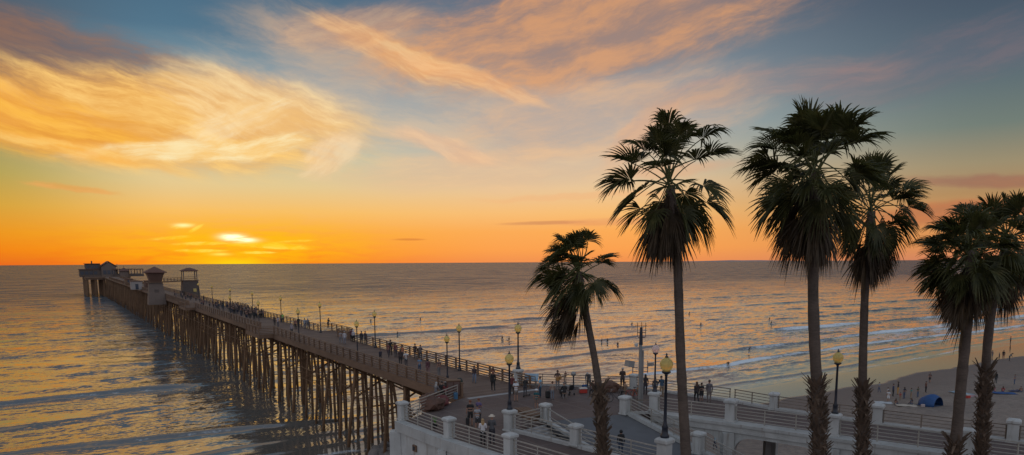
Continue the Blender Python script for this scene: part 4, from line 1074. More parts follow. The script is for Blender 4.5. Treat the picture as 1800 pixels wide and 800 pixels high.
def palm(lab, trunk_px, depth, r0, r1, crown_px, ch, seed, nleaf=44, ndead=22, boots=None, scale=1., wind=(-.05, 0), openk=0., lo=-58, skirt=1., fin=1., clump=False):
    rg = random.Random(seed)
    tp_ = [at(px, py, depth) for px, py in trunk_px]
    top = tp_[0]
    # extend to the ground
    last, prev = tp_[-1], tp_[-2]; dd = (last-prev).normalized(); dd = (dd+Vector((0, 0, -1.2))).normalized()
    gz = 2.4; k = (last.z-gz)/-dd.z if dd.z < 0 else 3
    foot = last+dd*k; foot.z = gz
    o = empty('palm_tree', foot, 0, lab, 'palm tree', 'fan palms on the right')
    path = tp_+[last+(foot-last)*.5, foot]; n = 60
    # resample
    seg = []; tot = 0
    for a, b in zip(path, path[1:]): seg.append((a, b, (b-a).length)); tot += (b-a).length
    pp = []; rr = []
    for i in range(n+1):
        x = tot*i/n; j = 0
        while j < len(seg)-1 and x > seg[j][2]: x -= seg[j][2]; j += 1
        a, b, l = seg[j]; pp.append(a+(b-a)*min(1, x/l)); rr.append((r0+(r1-r0)*(i/n))*rg.uniform(.95, 1.06))
    # smooth
    for _ in range(3): pp = [pp[0]]+[(pp[i-1]+pp[i]*2+pp[i+1])/4 for i in range(1, n)]+[pp[-1]]
    b = MB(); b.tube([p-foot for p in pp], rr, 12); b.build('trunk', trunk_m, o, smooth=True)
    if boots:
        ytop, bw, ybot = boots
        b = MB()
        cand = [(i, p) for i, p in enumerate(pp) if proj(p)[1] > ytop]
        i0 = cand[0][0]
        ztop, zend = pp[i0].z, (foot.z if ybot is None else at(crown_px[0], ybot, depth).z)
        zz = ztop; row = 0
        while zz > zend:
            j = min(range(len(pp)), key=lambda q: abs(pp[q].z-zz)); c = pp[j]-foot; c = Vector((c.x, c.y, zz-foot.z))
            for q_ in range(9):
                a = 2*math.pi*(q_+.5*(row % 2))/9+rg.uniform(-.25, .25); e = Vector((math.cos(a), math.sin(a), 0)); sdv = Vector((-math.sin(a), math.cos(a), 0))
                L = rg.uniform(.26, .52)*(1.6 if row < 2 else 1); out = rg.uniform(.35, 1.2); tw = rg.uniform(-.5, .5)
                p0 = c+e*(rr[j]*.8); p1 = p0+(e*out+Vector((0, 0, 1.0 if rg.random() > .12 else -1))+sdv*tw).normalized()*L
                w = rg.uniform(.06, .11); w2 = w*.35; th = .02
                if (p1-c).dot(e) > bw: p1 = p1-e*((p1-c).dot(e)-bw)
                b.add([p0-sdv*w-e*th, p0+sdv*w-e*th, p0+sdv*w+e*th, p0-sdv*w+e*th, p1-sdv*w2, p1+sdv*w2, p1+sdv*w2+e*th, p1-sdv*w2+e*th],
                      [(3, 2, 1, 0), (4, 5, 6, 7), (0, 1, 5, 4), (1, 2, 6, 5), (2, 3, 7, 6), (3, 0, 4, 7)])
            b.add([], [])
            zz -= .12; row += 1
        # fibrous core
        core = [(pp[i]-foot) for i in range(i0, len(pp)) if pp[i].z > zend-.3]
        if len(core) > 2: b.tube([core[0]]+core, [rr[i0]*1.0]+[rr[min(i0+i, n)]*1.0+bw*.30 for i in range(len(core))], 10)
        b.build('leaf_boots', boot_m, o)
    c = at(crown_px[0], crown_px[1], depth)-foot
    g = MB()
    for i in range(nleaf):
        u = (i+.5)/nleaf
        inc = R(86-(86-lo)*(u**1.08)+rg.uniform(-9, 9)); azi = i*2.39996+rg.uniform(-.4, .4)
        if clump and inc > R(52): fr_k = .95
        if openk and -20 < math.degrees(inc) < 50 and rg.random() < openk: continue
        base = c+Vector((0, 0, rg.uniform(-.25, .35)))*scale
        pet = rg.uniform(.90, 1.35)*scale*(1.0 if inc > 0 else .88); fr = rg.uniform(.78, 1.05)*scale
        fan_leaf(g, base, azi, inc, pet, fr, rg.uniform(.6, 1.7), rg, nseg=rg.choice([34, 40, 46]), wind=(wind[0]+rg.uniform(-.05, .05), wind[1]+rg.uniform(-.05, .05)), spread=rg.uniform(85, 118), fold=rg.uniform(.15, .65), wmul=1.05)
    g.build('crown', [frond_m, stalk_m], o)
    if ndead:
        g = MB()
        for i in range(ndead):
            azi = i*2.39996+rg.uniform(-.5, .5); inc = R(rg.uniform(-84, -52))
            base = c+Vector((0, 0, -rg.uniform(.1, 1.0)*skirt))*scale
            fan_leaf(g, base, azi, inc, rg.uniform(.6, 1.1)*scale*skirt, rg.uniform(.8, 1.15)*scale, rg.uniform(1., 1.8), rg, nseg=24, spread=rg.uniform(35, 70), wind=wind, fold=.6)
        g.build('dead_fronds', [dead_m, dead_m], o)
    return o
palm('small palm leaning left with shaggy trunk base, nearest the plaza strollers', [(1018, 478), (1024, 520), (1032, 562), (1045, 628), (1054, 690), (1058, 750), (1060, 800)], 30, .145, .19, (1016, 478), 0, 4, 56, 34, (680, .50, None), .98, wind=(-.12, 0), openk=.1, skirt=1.3, fin=1.2)
palm('tall slim palm with bare trunk and widely spaced leaves, left of the tall pair', [(1178, 326), (1190, 430), (1193, 520), (1196, 620), (1200, 700), (1206, 800)], 29, .17, .26, (1176, 322), 0, 8, 46, 34, None, 1.50, wind=(-.02, 0), openk=.55, lo=-45, skirt=.6, fin=1.2, clump=True)
palm('tallest palm with the fullest crown and thick shaggy lower trunk', [(1434, 304), (1430, 420), (1429, 520), (1432, 610), (1436, 680), (1441, 800)], 29.5, .21, .28, (1432, 302), 0, 15, 60, 30, (668, .72, None), 1.58, wind=(-.04, 0), openk=.25, lo=-50, skirt=.8, fin=1.2)
palm('tall palm overlapping the right side of the tallest one, shaggy below the lamp height', [(1532, 372), (1526, 440), (1520, 520), (1517, 620), (1516, 700), (1516, 800)], 33, .17, .23, (1530, 368), 0, 23, 46, 28, (672, .60, None), 1.34, wind=(.03, 0), openk=.35, skirt=.9, fin=1.2)
palm('lower right palm leaning right with smooth trunk above a shaggy foot', [(1706, 440), (1703, 530), (1696, 610), (1688, 690), (1681, 770), (1677, 800)], 31.5, .20, .28, (1702, 452), 0, 31, 66, 34, (766, .70, None), 1.22, wind=(-.05, 0), openk=.1, fin=1.2)
palm('rightmost palm cut by the right edge with long shaggy trunk', [(1768, 430), (1756, 480), (1742, 550), (1735, 610), (1731, 680), (1725, 800)], 34, .18, .24, (1768, 428), 0, 47, 56, 26, (640, .62, None), 1.28, wind=(-.02, 0), openk=.15, fin=1.2)
# ------------------------------------------------------------------ people
SKIN, TOP, LEG, SHOE = 0, 1, 2, 3
def rotx(v, c, a): return Vector(c)+(Matrix.Rotation(a, 3, 'X') @ (Vector(v)-Vector(c)))
def base_joints():
    J = dict(pelvis=(0, 0, .95), belly=(0, .005, 1.08), chest=(0, 0, 1.27), upper=(0, -.01, 1.40), neck=(0, .0, 1.475), jaw=(0, .015, 1.545), face=(0, .015, 1.63), crown=(0, -.005, 1.715), nose=(0, .115, 1.61), earL=(-.078, .0, 1.62), earR=(.078, .0, 1.62))
    for s, n in ((-1, 'L'), (1, 'R')):
        J.update({'sh'+n: (s*.175, -.01, 1.40), 'el'+n: (s*.225, -.03, 1.13), 'wr'+n: (s*.235, .045, .89), 'hand'+n: (s*.232, .065, .83),
                  'hip'+n: (s*.095, 0, .90), 'kn'+n: (s*.10, .02, .50), 'an'+n: (s*.105, -.02, .085), 'toe'+n: (s*.12, .13, .04)})
    return {k: Vector(v) for k, v in J.items()}
RAD = dict(pelvis=.135, belly=.125, chest=.14, upper=.115, neck=.055, jaw=.062, face=.088, crown=.058, nose=.017, earL=.016, earR=.016, sh=.065, el=.043, wr=.030, hand=.030, hip=.095, kn=.060, an=.042, toe=.036)
UP = ['belly', 'chest', 'upper', 'neck', 'jaw', 'face', 'crown', 'nose', 'earL', 'earR']+[a+b for a in ('sh', 'el', 'wr', 'hand') for b in 'LR']
def bend(J, a, keys=UP, c='pelvis'):
    for k in keys: J[k] = rotx(J[k], J[c], -a)
def arm(J, n, el, wr):
    J['el'+n] = J['sh'+n]+Vector(el); J['wr'+n] = J['el'+n]+Vector(wr); d_ = Vector(wr).normalized(); J['hand'+n] = J['wr'+n]+d_*.07
def leg(J, n, kn, an, toe=None):
    J['kn'+n] = J['hip'+n]+Vector(kn); J['an'+n] = J['kn'+n]+Vector(an); J['toe'+n] = J['an'+n]+(Vector(toe) if toe else Vector((.01, .15, -.045)))
def pose(kind):
    J = base_joints()
    if kind == 'walk':
        leg(J, 'L', (0, .12, -.38), (0, -.05, -.42)); leg(J, 'R', (0, -.05, -.40), (0, -.20, -.385), (.01, .13, -.07))
        arm(J, 'L', (-.05, -.12, -.25), (0, .02, -.25)); arm(J, 'R', (.05, .08, -.26), (0, .12, -.22))
        for k in ('kn', 'an', 'toe'): J[k+'L'].z -= .0
    elif kind == 'phone':
        arm(J, 'L', (-.04, .10, -.24), (.12, .20, .14)); arm(J, 'R', (.04, .10, -.24), (-.12, .20, .14))
    elif kind == 'lean':
        bend(J, .28); arm(J, 'L', (-.03, .12, -.25), (.05, .24, -.02)); arm(J, 'R', (.03, .12, -.25), (-.05, .24, -.02))
    elif kind == 'akimbo':
        arm(J, 'L', (-.16, -.08, -.22), (.12, .06, -.17)); arm(J, 'R', (.16, -.08, -.22), (-.12, .06, -.17))
    elif kind == 'folded':
        arm(J, 'L', (-.05, .02, -.26), (.16, .20, .05)); arm(J, 'R', (.05, .02, -.26), (-.16, .20, .08))
    elif kind == 'up':
        arm(J, 'L', (-.14, .03, .20), (.03, .05, .24)); arm(J, 'R', (.14, .03, .20), (-.03, .05, .24))
    elif kind == 'bent':
        bend(J, .55); bend(J, .5, ['neck', 'jaw', 'face', 'crown', 'nose', 'earL', 'earR'], 'upper')
        arm(J, 'L', (-.03, .05, -.27), (.06, .13, -.20)); arm(J, 'R', (.03, .05, -.27), (-.06, .13, -.20))
    elif kind == 'guitar':
        arm(J, 'L', (-.10, .06, -.24), (-.16, .18, .10)); arm(J, 'R', (.10, -.02, -.26), (-.18, .20, -.02))
        bend(J, .3, ['jaw', 'face', 'crown', 'nose', 'earL', 'earR'], 'neck')
    elif kind in ('sit', 'ground'):
        dz = .43 if kind == 'sit' else .80
        for k in J: J[k] = J[k]-Vector((0, 0, dz))
        if kind == 'sit':
            for s, n in ((-1, 'L'), (1, 'R')): leg(J, n, (s*.03, .42, .02), (0, .02, -.41))
        else:
            for s, n in ((-1, 'L'), (1, 'R')): leg(J, n, (s*.05, .30, .26), (0, .22, -.30))
        bend(J, .18)
        arm(J, 'L', (-.04, .10, -.24), (.06, .24, -.04)); arm(J, 'R', (.04, .10, -.24), (-.06, .24, -.04))
    elif kind == 'shoulders':                      # a child riding on someone's shoulders
        for k in J: J[k] = J[k]-Vector((0, 0, .95))
        for s, n in ((-1, 'L'), (1, 'R')): leg(J, n, (s*.05, .34, -.06), (0, .05, -.36), (.0, .10, -.06))
        arm(J, 'L', (-.02, .10, -.22), (.07, .16, -.03)); arm(J, 'R', (.02, .10, -.22), (-.07, .16, -.03))
    elif kind == 'surf':
        for s, n in ((-1, 'L'), (1, 'R')):
            J['hip'+n] = Vector((s*.12, 0, .62)); leg(J, n, (s*.18, .14, -.22), (s*.02, -.14, -.33), (s*.02, .14, -.04))
        for k in ['pelvis']+UP: J[k] = J[k]-Vector((0, 0, .30))
        bend(J, .5); arm(J, 'L', (-.25, .02, -.05), (-.22, .04, .06)); arm(J, 'R', (.25, .02, -.05), (.22, .04, .10))
    elif kind == 'prone':
        for k in J: J[k] = Vector((J[k].x, J[k].z-.95, .14-J[k].y*.6))
        for k in ['chest', 'upper', 'neck', 'jaw', 'face', 'crown', 'nose', 'earL', 'earR', 'shL', 'shR']: J[k].z += .10+.25*max(0, J[k].y-.4)
        arm(J, 'L', (-.16, .12, -.10), (-.03, .20, -.10)); arm(J, 'R', (.16, .12, -.10), (.03, .20, -.10))
    elif kind == 'board':                           # sitting astride a board, legs in the water
        for k in J: J[k] = J[k]-Vector((0, 0, .86))
        for s, n in ((-1, 'L'), (1, 'R')): leg(J, n, (s*.16, .26, -.10), (0, .05, -.36))
        arm(J, 'L', (-.04, .10, -.24), (.02, .22, -.10)); arm(J, 'R', (.04, .10, -.24), (-.02, .22, -.10))
    elif kind == 'ride':                            # on a bicycle
        for k in J: J[k] = J[k]+Vector((0, 0, .05))
        leg(J, 'L', (-.02, .34, -.22), (0, -.02, -.40)); leg(J, 'R', (.02, .22, -.34), (0, -.12, -.38))
        bend(J, .5); arm(J, 'L', (-.05, .18, -.20), (0, .24, -.06)); arm(J, 'R', (.05, .18, -.20), (0, .24, -.06))
    return J
def hand_chain(J, n):
    w, h = J['wr'+n], J['hand'+n]; d = (h-w).normalized(); s = -1 if n == 'L' else 1
    side = Vector((0, 1, 0))-d*d.y
    if side.length < .2: side = Vector((0, 0, 1))-d*d.z
    side.normalize(); nrm = d.cross(side)*s
    out = []
    for k, (o, L) in enumerate(((-.027, .052), (-.009, .066), (.009, .072), (.027, .064))):
        a = h+side*o+d*.02; b = a+d*L*.55; c = b+(d*.8-nrm*.5).normalized()*L*.5; out.append([a, b, c])
    a = w+side*.035+d*.03; b = a+(side*.8+d*.7).normalized()*.035; out.append([a, b, b+(d+side*.2).normalized()*.03])
    return out
BODY = {}
def body_mesh(kind, outfit, hands=True, sub=1):
    key = (kind, outfit, hands, sub)
    if key in BODY: return BODY[key]
    J = pose(kind); names = list(J); vi = {k: i for i, k in enumerate(names)}
    vs = [J[k] for k in names]; rad = [RAD.get(k, RAD.get(k[:-1], .05)) for k in names]
    if outfit in ('skirt', 'long') : rad[vi['hipL']] = rad[vi['hipR']] = .11
    E = [('pelvis', 'belly'), ('belly', 'chest'), ('chest', 'upper'), ('upper', 'neck'), ('neck', 'jaw'), ('jaw', 'face'), ('face', 'crown'), ('face', 'nose'), ('face', 'earL'), ('face', 'earR')]
    for n in 'LR': E += [('upper', 'sh'+n), ('sh'+n, 'el'+n), ('el'+n, 'wr'+n), ('wr'+n, 'hand'+n), ('pelvis', 'hip'+n), ('hip'+n, 'kn'+n), ('kn'+n, 'an'+n), ('an'+n, 'toe'+n)]
    edges = [(vi[a], vi[b]) for a, b in E]
    me = bpy.data.meshes.new('tmp'); me.from_pydata(vs, edges, [])
    ob = bpy.data.objects.new('tmp', me); col.objects.link(ob)
    ob.modifiers.new('s', 'SKIN'); sd = ob.modifiers.new('u', 'SUBSURF'); sd.levels = sub
    for i, r in enumerate(rad):
        sv = me.skin_vertices[0].data[i]; sv.radius = (r*1.12, r*1.12*(.72 if names[i] in ('pelvis', 'belly', 'chest', 'upper') else 1)); sv.use_root = (names[i] == 'pelvis')
    dg = bpy.context.evaluated_depsgraph_get(); res = bpy.data.meshes.new_from_object(ob.evaluated_get(dg))
    bpy.data.objects.remove(ob)
    V = [v.co.copy() for v in res.vertices]; F = [tuple(p.vertices) for p in res.polygons]
    tags = {}
    shorts = outfit in ('shorts', 'skirt'); bare = outfit == 'bare'
    def matof(a, b, u):
        s = a+b
        if 'toe' in s: return SHOE if not bare else SKIN
        if 'an' in s: return SKIN if (shorts or bare) else LEG
        if 'kn' in s: return LEG if not (shorts and u > .85) else SKIN
        if 'hip' in s: return LEG
        if 'hand' in s: return SKIN
        if 'wr' in s: return SKIN if (shorts or bare or outfit == 'tee') else TOP
        if 'el' in s: return SKIN if bare or ((shorts or outfit == 'tee') and u > .6) else TOP
        if b in ('jaw', 'face', 'crown', 'nose', 'earL', 'earR'): return SKIN
        if b == 'neck': return SKIN if u > .35 else TOP
        if b == 'belly': return LEG if u < .3 else (SKIN if bare else TOP)
        return SKIN if bare else TOP
    mats = []
    segs = [(a, b, J[a], J[b]) for a, b in E]
    for f in F:
        c = sum((V[i] for i in f), Vector())/len(f); best = None
        for a, b, A, B in segs:
            d_ = B-A; u = max(0, min(1, (c-A).dot(d_)/d_.length_squared)); dist = (c-(A+d_*u)).length-.6*(RAD.get(a, RAD.get(a[:-1], .05))*(1-u)+RAD.get(b, RAD.get(b[:-1], .05))*u)
            if best is None or dist < best[0]: best = (dist, a, b, u)
        mats.append(matof(*best[1:]))
    mb = MB(); mb.v = [tuple(v) for v in V]; mb.f = F; mb.m = mats
    if hands:
        for n in 'LR':
            for ch in hand_chain(J, n): mb.tube(ch, [.0095, .009, .0075], 5, SKIN)
    o_ = mb.build('person_body', [skin_m, skin_m, skin_m, skin_m], smooth=True); me = o_.data; bpy.data.objects.remove(o_)
    BODY[key] = (me, J); return BODY[key]
skin_m = M('skin', (.30, .17, .12), .55, .12, 6)
CL = {}
def cloth(c):
    k = tuple(c)
    if k not in CL: CL[k] = M('cloth_%02d' % len(CL), c, .8, .25, 8)
    return CL[k]
HAIR = {'dark': M('hair_dark', (.018, .012, .010), .6, .3, 12), 'brown': M('hair_brown', (.07, .035, .02), .6, .3, 12), 'blond': M('hair_blond', (.34, .22, .11), .6, .25, 12), 'grey': M('hair_grey', (.32, .31, .30), .6, .2, 12), 'red': M('hair_red', (.16, .05, .025), .6, .3, 12)}
HM = {}
def hair_mesh(style, J, key):
    k = (style, key)
    if k in HM: return HM[k]
    c = (J['face']+J['crown'])/2; upv = (J['crown']-J['neck']).normalized(); fw = (J['nose']-J['face']); fw = (fw-upv*fw.dot(upv)).normalized(); sdv = fw.cross(upv)
    T = Matrix((sdv, fw, upv)).transposed().to_4x4(); T.translation = J['face']
    mb = MB()
    def blob(cx, cy, cz, rx, ry, rz, zmin=-1., n=14, mrows=7, z1=1.):
        prof = []
        for i in range(mrows+1):
            a = math.pi*(-.5+i/mrows); zz = math.sin(a)
            if zz < zmin: continue
            prof.append((max(.02, math.cos(a)), zz))
        m2 = MB(); m2.lathe(prof, n); mb.add([T @ Vector((cx+v[0]*rx, cy+v[1]*ry, cz+v[2]*rz)) for v in m2.v], m2.f, 0)
    if style in ('short', 'long', 'bun', 'pony'):
        blob(0, -.022, .035, .099, .108, .105, -.35)
    if style == 'long':
        m2 = MB(); m2.lathe([(.085, .04), (.10, -.06), (.115, -.18), (.10, -.30), (.05, -.36)], 12); mb.add([T @ Vector((v[0], -.055+v[1]*.62, v[2])) for v in m2.v], m2.f)
    if style == 'pony':
        m2 = MB(); m2.lathe([(.03, .04), (.045, -.05), (.04, -.16), (.012, -.26)], 8); mb.add([T @ Vector((v[0], -.125+v[1]*.8, v[2])) for v in m2.v], m2.f)
    if style == 'bun': blob(0, -.09, .12, .05, .05, .05)
    if style == 'cap':
        blob(0, -.01, .045, .105, .112, .10, -.1)
        m2 = MB(); m2.lathe([(.075, 0), (.075, .012)], 12); mb.add([T @ Vector((v[0], .10+v[1], v[2]+.045)) for v in m2.v], m2.f)
    if style == 'hat':
        m2 = MB(); m2.lathe([(.20, .045), (.205, .055), (.11, .065), (.105, .12), (.085, .15), (.03, .155)], 16); mb.add([T @ Vector((v[0], v[1], v[2]+.01)) for v in m2.v], m2.f)
    if style == 'hood': blob(0, -.03, .01, .115, .12, .14, -.8)
    o_ = mb.build('hair', HAIR['dark'], smooth=True); me = o_.data; bpy.data.objects.remove(o_)
    HM[k] = me; return me
NP = [0]
def person(p, face, lab, kind='stand', outfit='tee', top=(.1, .1, .1), legc=(.03, .03, .04), shoe=(.05, .05, .05), hair='short', hc='dark', h=1.72, group=None, hands=True, sub=1, skirt=None, cat='person'):
    me, J = body_mesh(kind, outfit, hands, sub)
    k = h/1.76
    root = bpy.data.objects.new('person', me); col.objects.link(root)
    zmin = BODYZ.setdefault(id(me), min(v.co.z for v in me.vertices))
    off = 0 if kind in ('board', 'shoulders', 'prone') else -zmin
    root.location = (p[0], p[1], p[2]+off*k+.004); root.rotation_euler = (0, 0, face); root.scale = (k,)*3
    for i, mm in enumerate((skin_m, cloth(top), cloth(legc), cloth(shoe))):
        root.material_slots[i].link = 'OBJECT'; root.material_slots[i].material = mm
    tag(root, lab, cat, group)
    nm = 'hat' if hair in ('hat', 'cap') else ('hood' if hair == 'hood' else 'hair')
    ho = bpy.data.objects.new(nm, hair_mesh(hair, J, kind)); col.objects.link(ho); setparent(ho, root)
    ho.material_slots[0].link = 'OBJECT'; ho.material_slots[0].material = HAIR[hc] if isinstance(hc, str) else cloth(hc)
    if skirt:
        mb = MB(); c = J['pelvis']; mb.lathe([(.17, .10), (.185, -.02), (.22, -.30), (.25, -skirt), (.24, -skirt), (.15, .0)], 14, (c.x, c.y, c.z), sy=.78)
        s_ = mb.build('skirt', cloth(legc), root, smooth=True)
    NP[0] += 1
    return root
BODYZ = {}
# facing: 0 = local +Y is world +Y (towards the sea as seen from here)
BK = 0.; SEA = TH
def P(px, py, z=ZP): return G(px, py, z)
def PP(px, py):                                   # feet on the pier deck
    p = G(px, py, ZP+.1)
    for _ in range(6): p = G(px, py, deckz(toST(p)[0]))
    return p
blk, nav, gry, wht, dgr = (.018, .018, .02), (.02, .03, .06), (.16, .16, .17), (.55, .56, .58), (.05, .05, .055)
tan, jean, kha = (.28, .20, .13), (.07, .10, .17), (.22, .18, .12)
g_pl = 'people on the plaza'; g_pi = 'people walking on the near pier'; g_be = 'people on the beach'
person(P(827, 749), .15, 'person in black T-shirt and black shorts holding a dark bag at their side', 'stand', 'shorts', blk, blk, hair='short', hc='red', h=1.78, group=g_pl)
person(P(842, 743), -.5, 'person in purple shirt half hidden behind the one in grey T-shirt', 'folded', 'tee', (.12, .09, .2), dgr, hair='short', hc='red', h=1.7, group=g_pl)
person(P(839.5, 757), .1, 'person in grey T-shirt and dark cap beside the black shorts walker', 'phone', 'shorts', (.30, .31, .34), dgr, hair='cap', hc=nav, h=1.68, group=g_pl)
person(P(849, 784), .1, 'woman with long blond hair, white blouse and black trousers by the outer railing', 'folded', 'long', (.62, .60, .62), blk, hair='long', hc='blond', h=1.68, group=g_pl)
person(P(865, 781), -.1, 'man in pale brimmed sun hat and grey jacket beside the blond woman', 'folded', 'long', (.09, .09, .10), (.03, .03, .04), hair='hat', hc=(.55, .48, .40), h=1.80, group=g_pl)
adult = person(PP(867, 688), .2, 'tall person in black with white shoes carrying a child at the pier entrance', 'walk', 'long', blk, blk, wht, hair='short', hc='brown', h=1.78, group=g_pl)
sp = adult.location+Vector((0, -.10, 1.52)); person(sp, .2, 'child in brown top riding on the shoulders of the tall person in black', 'shoulders', 'tee', (.20, .08, .05), dgr, hair='long', hc='brown', h=1.38, group=g_pl)
person(PP(834, 674), math.pi+.3, 'woman in dark top and light jeans walking onto the plaza from the pier', 'walk', 'long', (.05, .035, .04), (.16, .20, .28), hair='long', hc='dark', h=1.64, group=g_pl)
person(PP(772, 662), .8, 'person in brown top and grey trousers just left of the cabinet lamp', 'stand', 'tee', (.14, .08, .07), (.14, .14, .15), hair='short', h=1.7, group=g_pi)
person(PP(752.5, 660), .3, 'person in dark hooded top with pink sleeve near the left pier rail', 'walk', 'long', (.10, .04, .05), (.20, .11, .11), hair='hood', hc=blk, h=1.62, group=g_pi)
person(PP(738, 656), 2.8, 'person in pale blue shirt close to the left pier rail', 'stand', 'tee', (.10, .20, .32), (.05, .07, .12), hair='short', h=1.6, group=g_pi)
person(PP(714, 645), .5, 'person in white shirt and black trousers standing in the middle of the pier', 'akimbo', 'tee', wht, (.04, .04, .05), hair='short', h=1.68, group=g_pi)
person(PP(704, 642), .5, 'person in dark coat beside the white shirted one in mid pier', 'stand', 'long', (.06, .04, .04), blk, hair='long', hc='brown', h=1.74, group=g_pi)
person(PP(708, 632), 2.4, 'person in bright orange shirt near the right pier rail', 'stand', 'tee', (.42, .11, .04), dgr, hair='short', h=1.6, group=g_pi)
person(PP(696, 628), .6, 'person in reddish jacket next to the black dog walker group on the pier', 'stand', 'long', (.16, .05, .05), (.05, .05, .06), hair='short', h=1.66, group=g_pi)
person(PP(687, 625), .5, 'tall person in black jacket near the second right lamp of the pier', 'stand', 'long', blk, blk, hair='short', h=1.85, group=g_pi)
person(PP(683, 628), 2.8, 'shorter person in maroon top left of the tall black jacket', 'walk', 'tee', (.12, .035, .035), (.06, .05, .06), hair='long', hc='dark', h=1.6, group=g_pi)
person(PP(730, 630), SEA-.8, 'slim person in black at the right rail, left of a pair', 'stand', 'long', (.035, .025, .03), (.05, .04, .05), hair='bun', h=1.68, group=g_pi)
person(PP(739.5, 633), SEA-.8, 'person with short hair in grey hoodie at the right rail, right of a pair', 'folded', 'long', (.10, .085, .09), (.05, .05, .06), hair='short', h=1.72, group=g_pi)
person(PP(669, 634), .4, 'dark clothed child walking alone in mid pier', 'walk', 'long', (.03, .03, .05), blk, hair='short', h=1.25, group=g_pi)
person(PP(599, 604), .5, 'person in pale grey top, left of a close pair in mid pier', 'walk', 'tee', (.25, .24, .25), (.18, .18, .2), hair='short', h=1.68, group=g_pi)
person(PP(606, 605), .5, 'person in white jacket, right of a close pair in mid pier', 'stand', 'long', (.45, .44, .47), (.2, .2, .24), hair='short', hc='grey', h=1.72, group=g_pi)
person(PP(618, 600), SEA-1., 'person in red and black beside the white hooded one at the right rail', 'stand', 'long', (.10, .03, .04), blk, hair='short', h=1.72, group=g_pi)
person(PP(621.5, 601), SEA-1., 'person in white hooded top beside the red and black one at the right rail', 'stand', 'long', (.46, .45, .50), blk, hair='hood', hc=wht, h=1.66, group=g_pi)
person(PP(636, 604), SEA-1., 'dark figure, left of two looking over the right rail past the bay', 'stand', 'long', (.03, .03, .04), (.05, .05, .06), hair='short', h=1.68, group=g_pi)
person(PP(642.5, 605), SEA-1., 'broad dark figure, right of two looking over the right rail past the bay', 'folded', 'long', (.04, .035, .05), (.04, .04, .05), hair='cap', hc=blk, h=1.75, group=g_pi)
person(PP(577, 577), SEA-1., 'dark figure leaning inside the railed bay on the right of the pier', 'lean', 'long', (.03, .025, .03), blk, hair='short', h=1.7, group=g_pi)
person(PP(525, 576), .3, 'person in black standing under the lamp beside the left pier bay', 'stand', 'long', (.03, .025, .03), (.05, .04, .04), hair='short', h=1.74, group=g_pi)
person(PP(520, 579), .3, 'person in maroon next to the one in black under the left lamp', 'stand', 'tee', (.14, .05, .05), blk, hair='short', h=1.6, group=g_pi)
person(PP(536, 578), .5, 'person in pale blue jacket, left of a pair before the right bay', 'stand', 'long', (.26, .30, .36), (.12, .13, .17), hair='short', h=1.7, group=g_pi)
person(PP(541.5, 578), .5, 'person in grey jacket, right of a pair before the right bay', 'walk', 'long', (.14, .15, .18), (.08, .09, .12), hair='short', hc='grey', h=1.74, group=g_pi)
person(PP(513, 588), .3, 'person in pale lilac hoodie near the left pier rail past the bay', 'stand', 'long', (.28, .24, .27), dgr, hair='hood', hc=(.28, .24, .27), h=1.62, group=g_pi)
person(PP(497.5, 567), 2.9, 'person in bright green top in the middle of the pier', 'stand', 'tee', (.14, .52, .08), dgr, hair='short', h=1.6, group=g_pi)
person(PP(489, 575), 2.9, 'person in light shirt left of the bright green top', 'stand', 'tee', (.36, .36, .42), (.09, .09, .11), hair='short', h=1.72, group=g_pi)
person(PP(483, 572), .2, 'person in dark jacket left of the light shirt near the green top', 'walk', 'long', (.06, .045, .05), blk, hair='short', h=1.7, group=g_pi)
person(PP(447, 562), .2, 'person in black by the left rail just past the left pier bay', 'stand', 'long', blk, blk, hair='short', h=1.7, group=g_pi)
# the distant crowd: nothing in the photo tells these apart
rc = random.Random(5)
tops = [(.03, .025, .03), (.05, .03, .03), (.09, .06, .06), (.03, .04, .06), (.12, .05, .05), (.20, .18, .19), (.06, .05, .05)]
placed = []
tries = 0
while len(placed) < 84 and tries < 4000:
    tries += 1
    s = rc.uniform(134, 172) if len(placed) < 64 else rc.uniform(172, 236)
    t = rc.uniform(TL+2.6, TR-.5) if len(placed) < 64 else rc.uniform(TL+1.0, TR-.5)
    if any(abs(s-a)+abs(t-b) < .75 for a, b in placed): continue
    placed.append((s, t))
for s, t in placed:
    person(ST(s, t, deckz(s)), rc.uniform(-3.1, 3.1), 'tiny dark figure in the distant crowd on the pier between the lamps and towers', rc.choice(['stand', 'walk', 'folded', 'akimbo']), rc.choice(['long', 'tee']),
           rc.choice(tops), rc.choice([blk, dgr, nav]), hair=rc.choice(['short', 'long', 'short', 'cap']), h=rc.uniform(1.55, 1.85), group='distant crowd on the pier', hands=False)
# plaza, from left to right
person(P(900, 694), BK, 'person in dark red jacket behind the middle lamp post', 'stand', 'long', (.12, .03, .03), blk, hair='short', h=1.7, group=g_pl)
person(P(907, 706), .1, 'person in white T-shirt, cap and tan shorts right of the middle lamp post', 'phone', 'shorts', (.60, .62, .66), (.16, .12, .10), hair='cap', hc=wht, h=1.74, group=g_pl)
person(P(923, 696), -.3, 'person in black holding a scooter by the seaside lamp pillar', 'lean', 'long', blk, (.05, .05, .06), hair='short', h=1.55, group=g_pl)
person(P(943, 719), -.2, 'child in teal jacket and white sun hat with bare legs', 'stand', 'shorts', (.015, .10, .12), (.18, .13, .11), hair='hat', hc=wht, h=1.50, group=g_pl)
person(P(949.5, 699), 1.2, 'tall person with curly hair in light blue shirt and dark jeans', 'stand', 'tee', (.20, .40, .55), (.03, .06, .10), hair='short', hc='brown', h=1.76, group=g_pl)
person(P(971, 703), .2, 'woman in cream top and grey jeans facing the guitar player', 'stand', 'tee', (.33, .28, .24), (.14, .16, .20), hair='bun', hc='brown', h=1.5, group=g_pl)
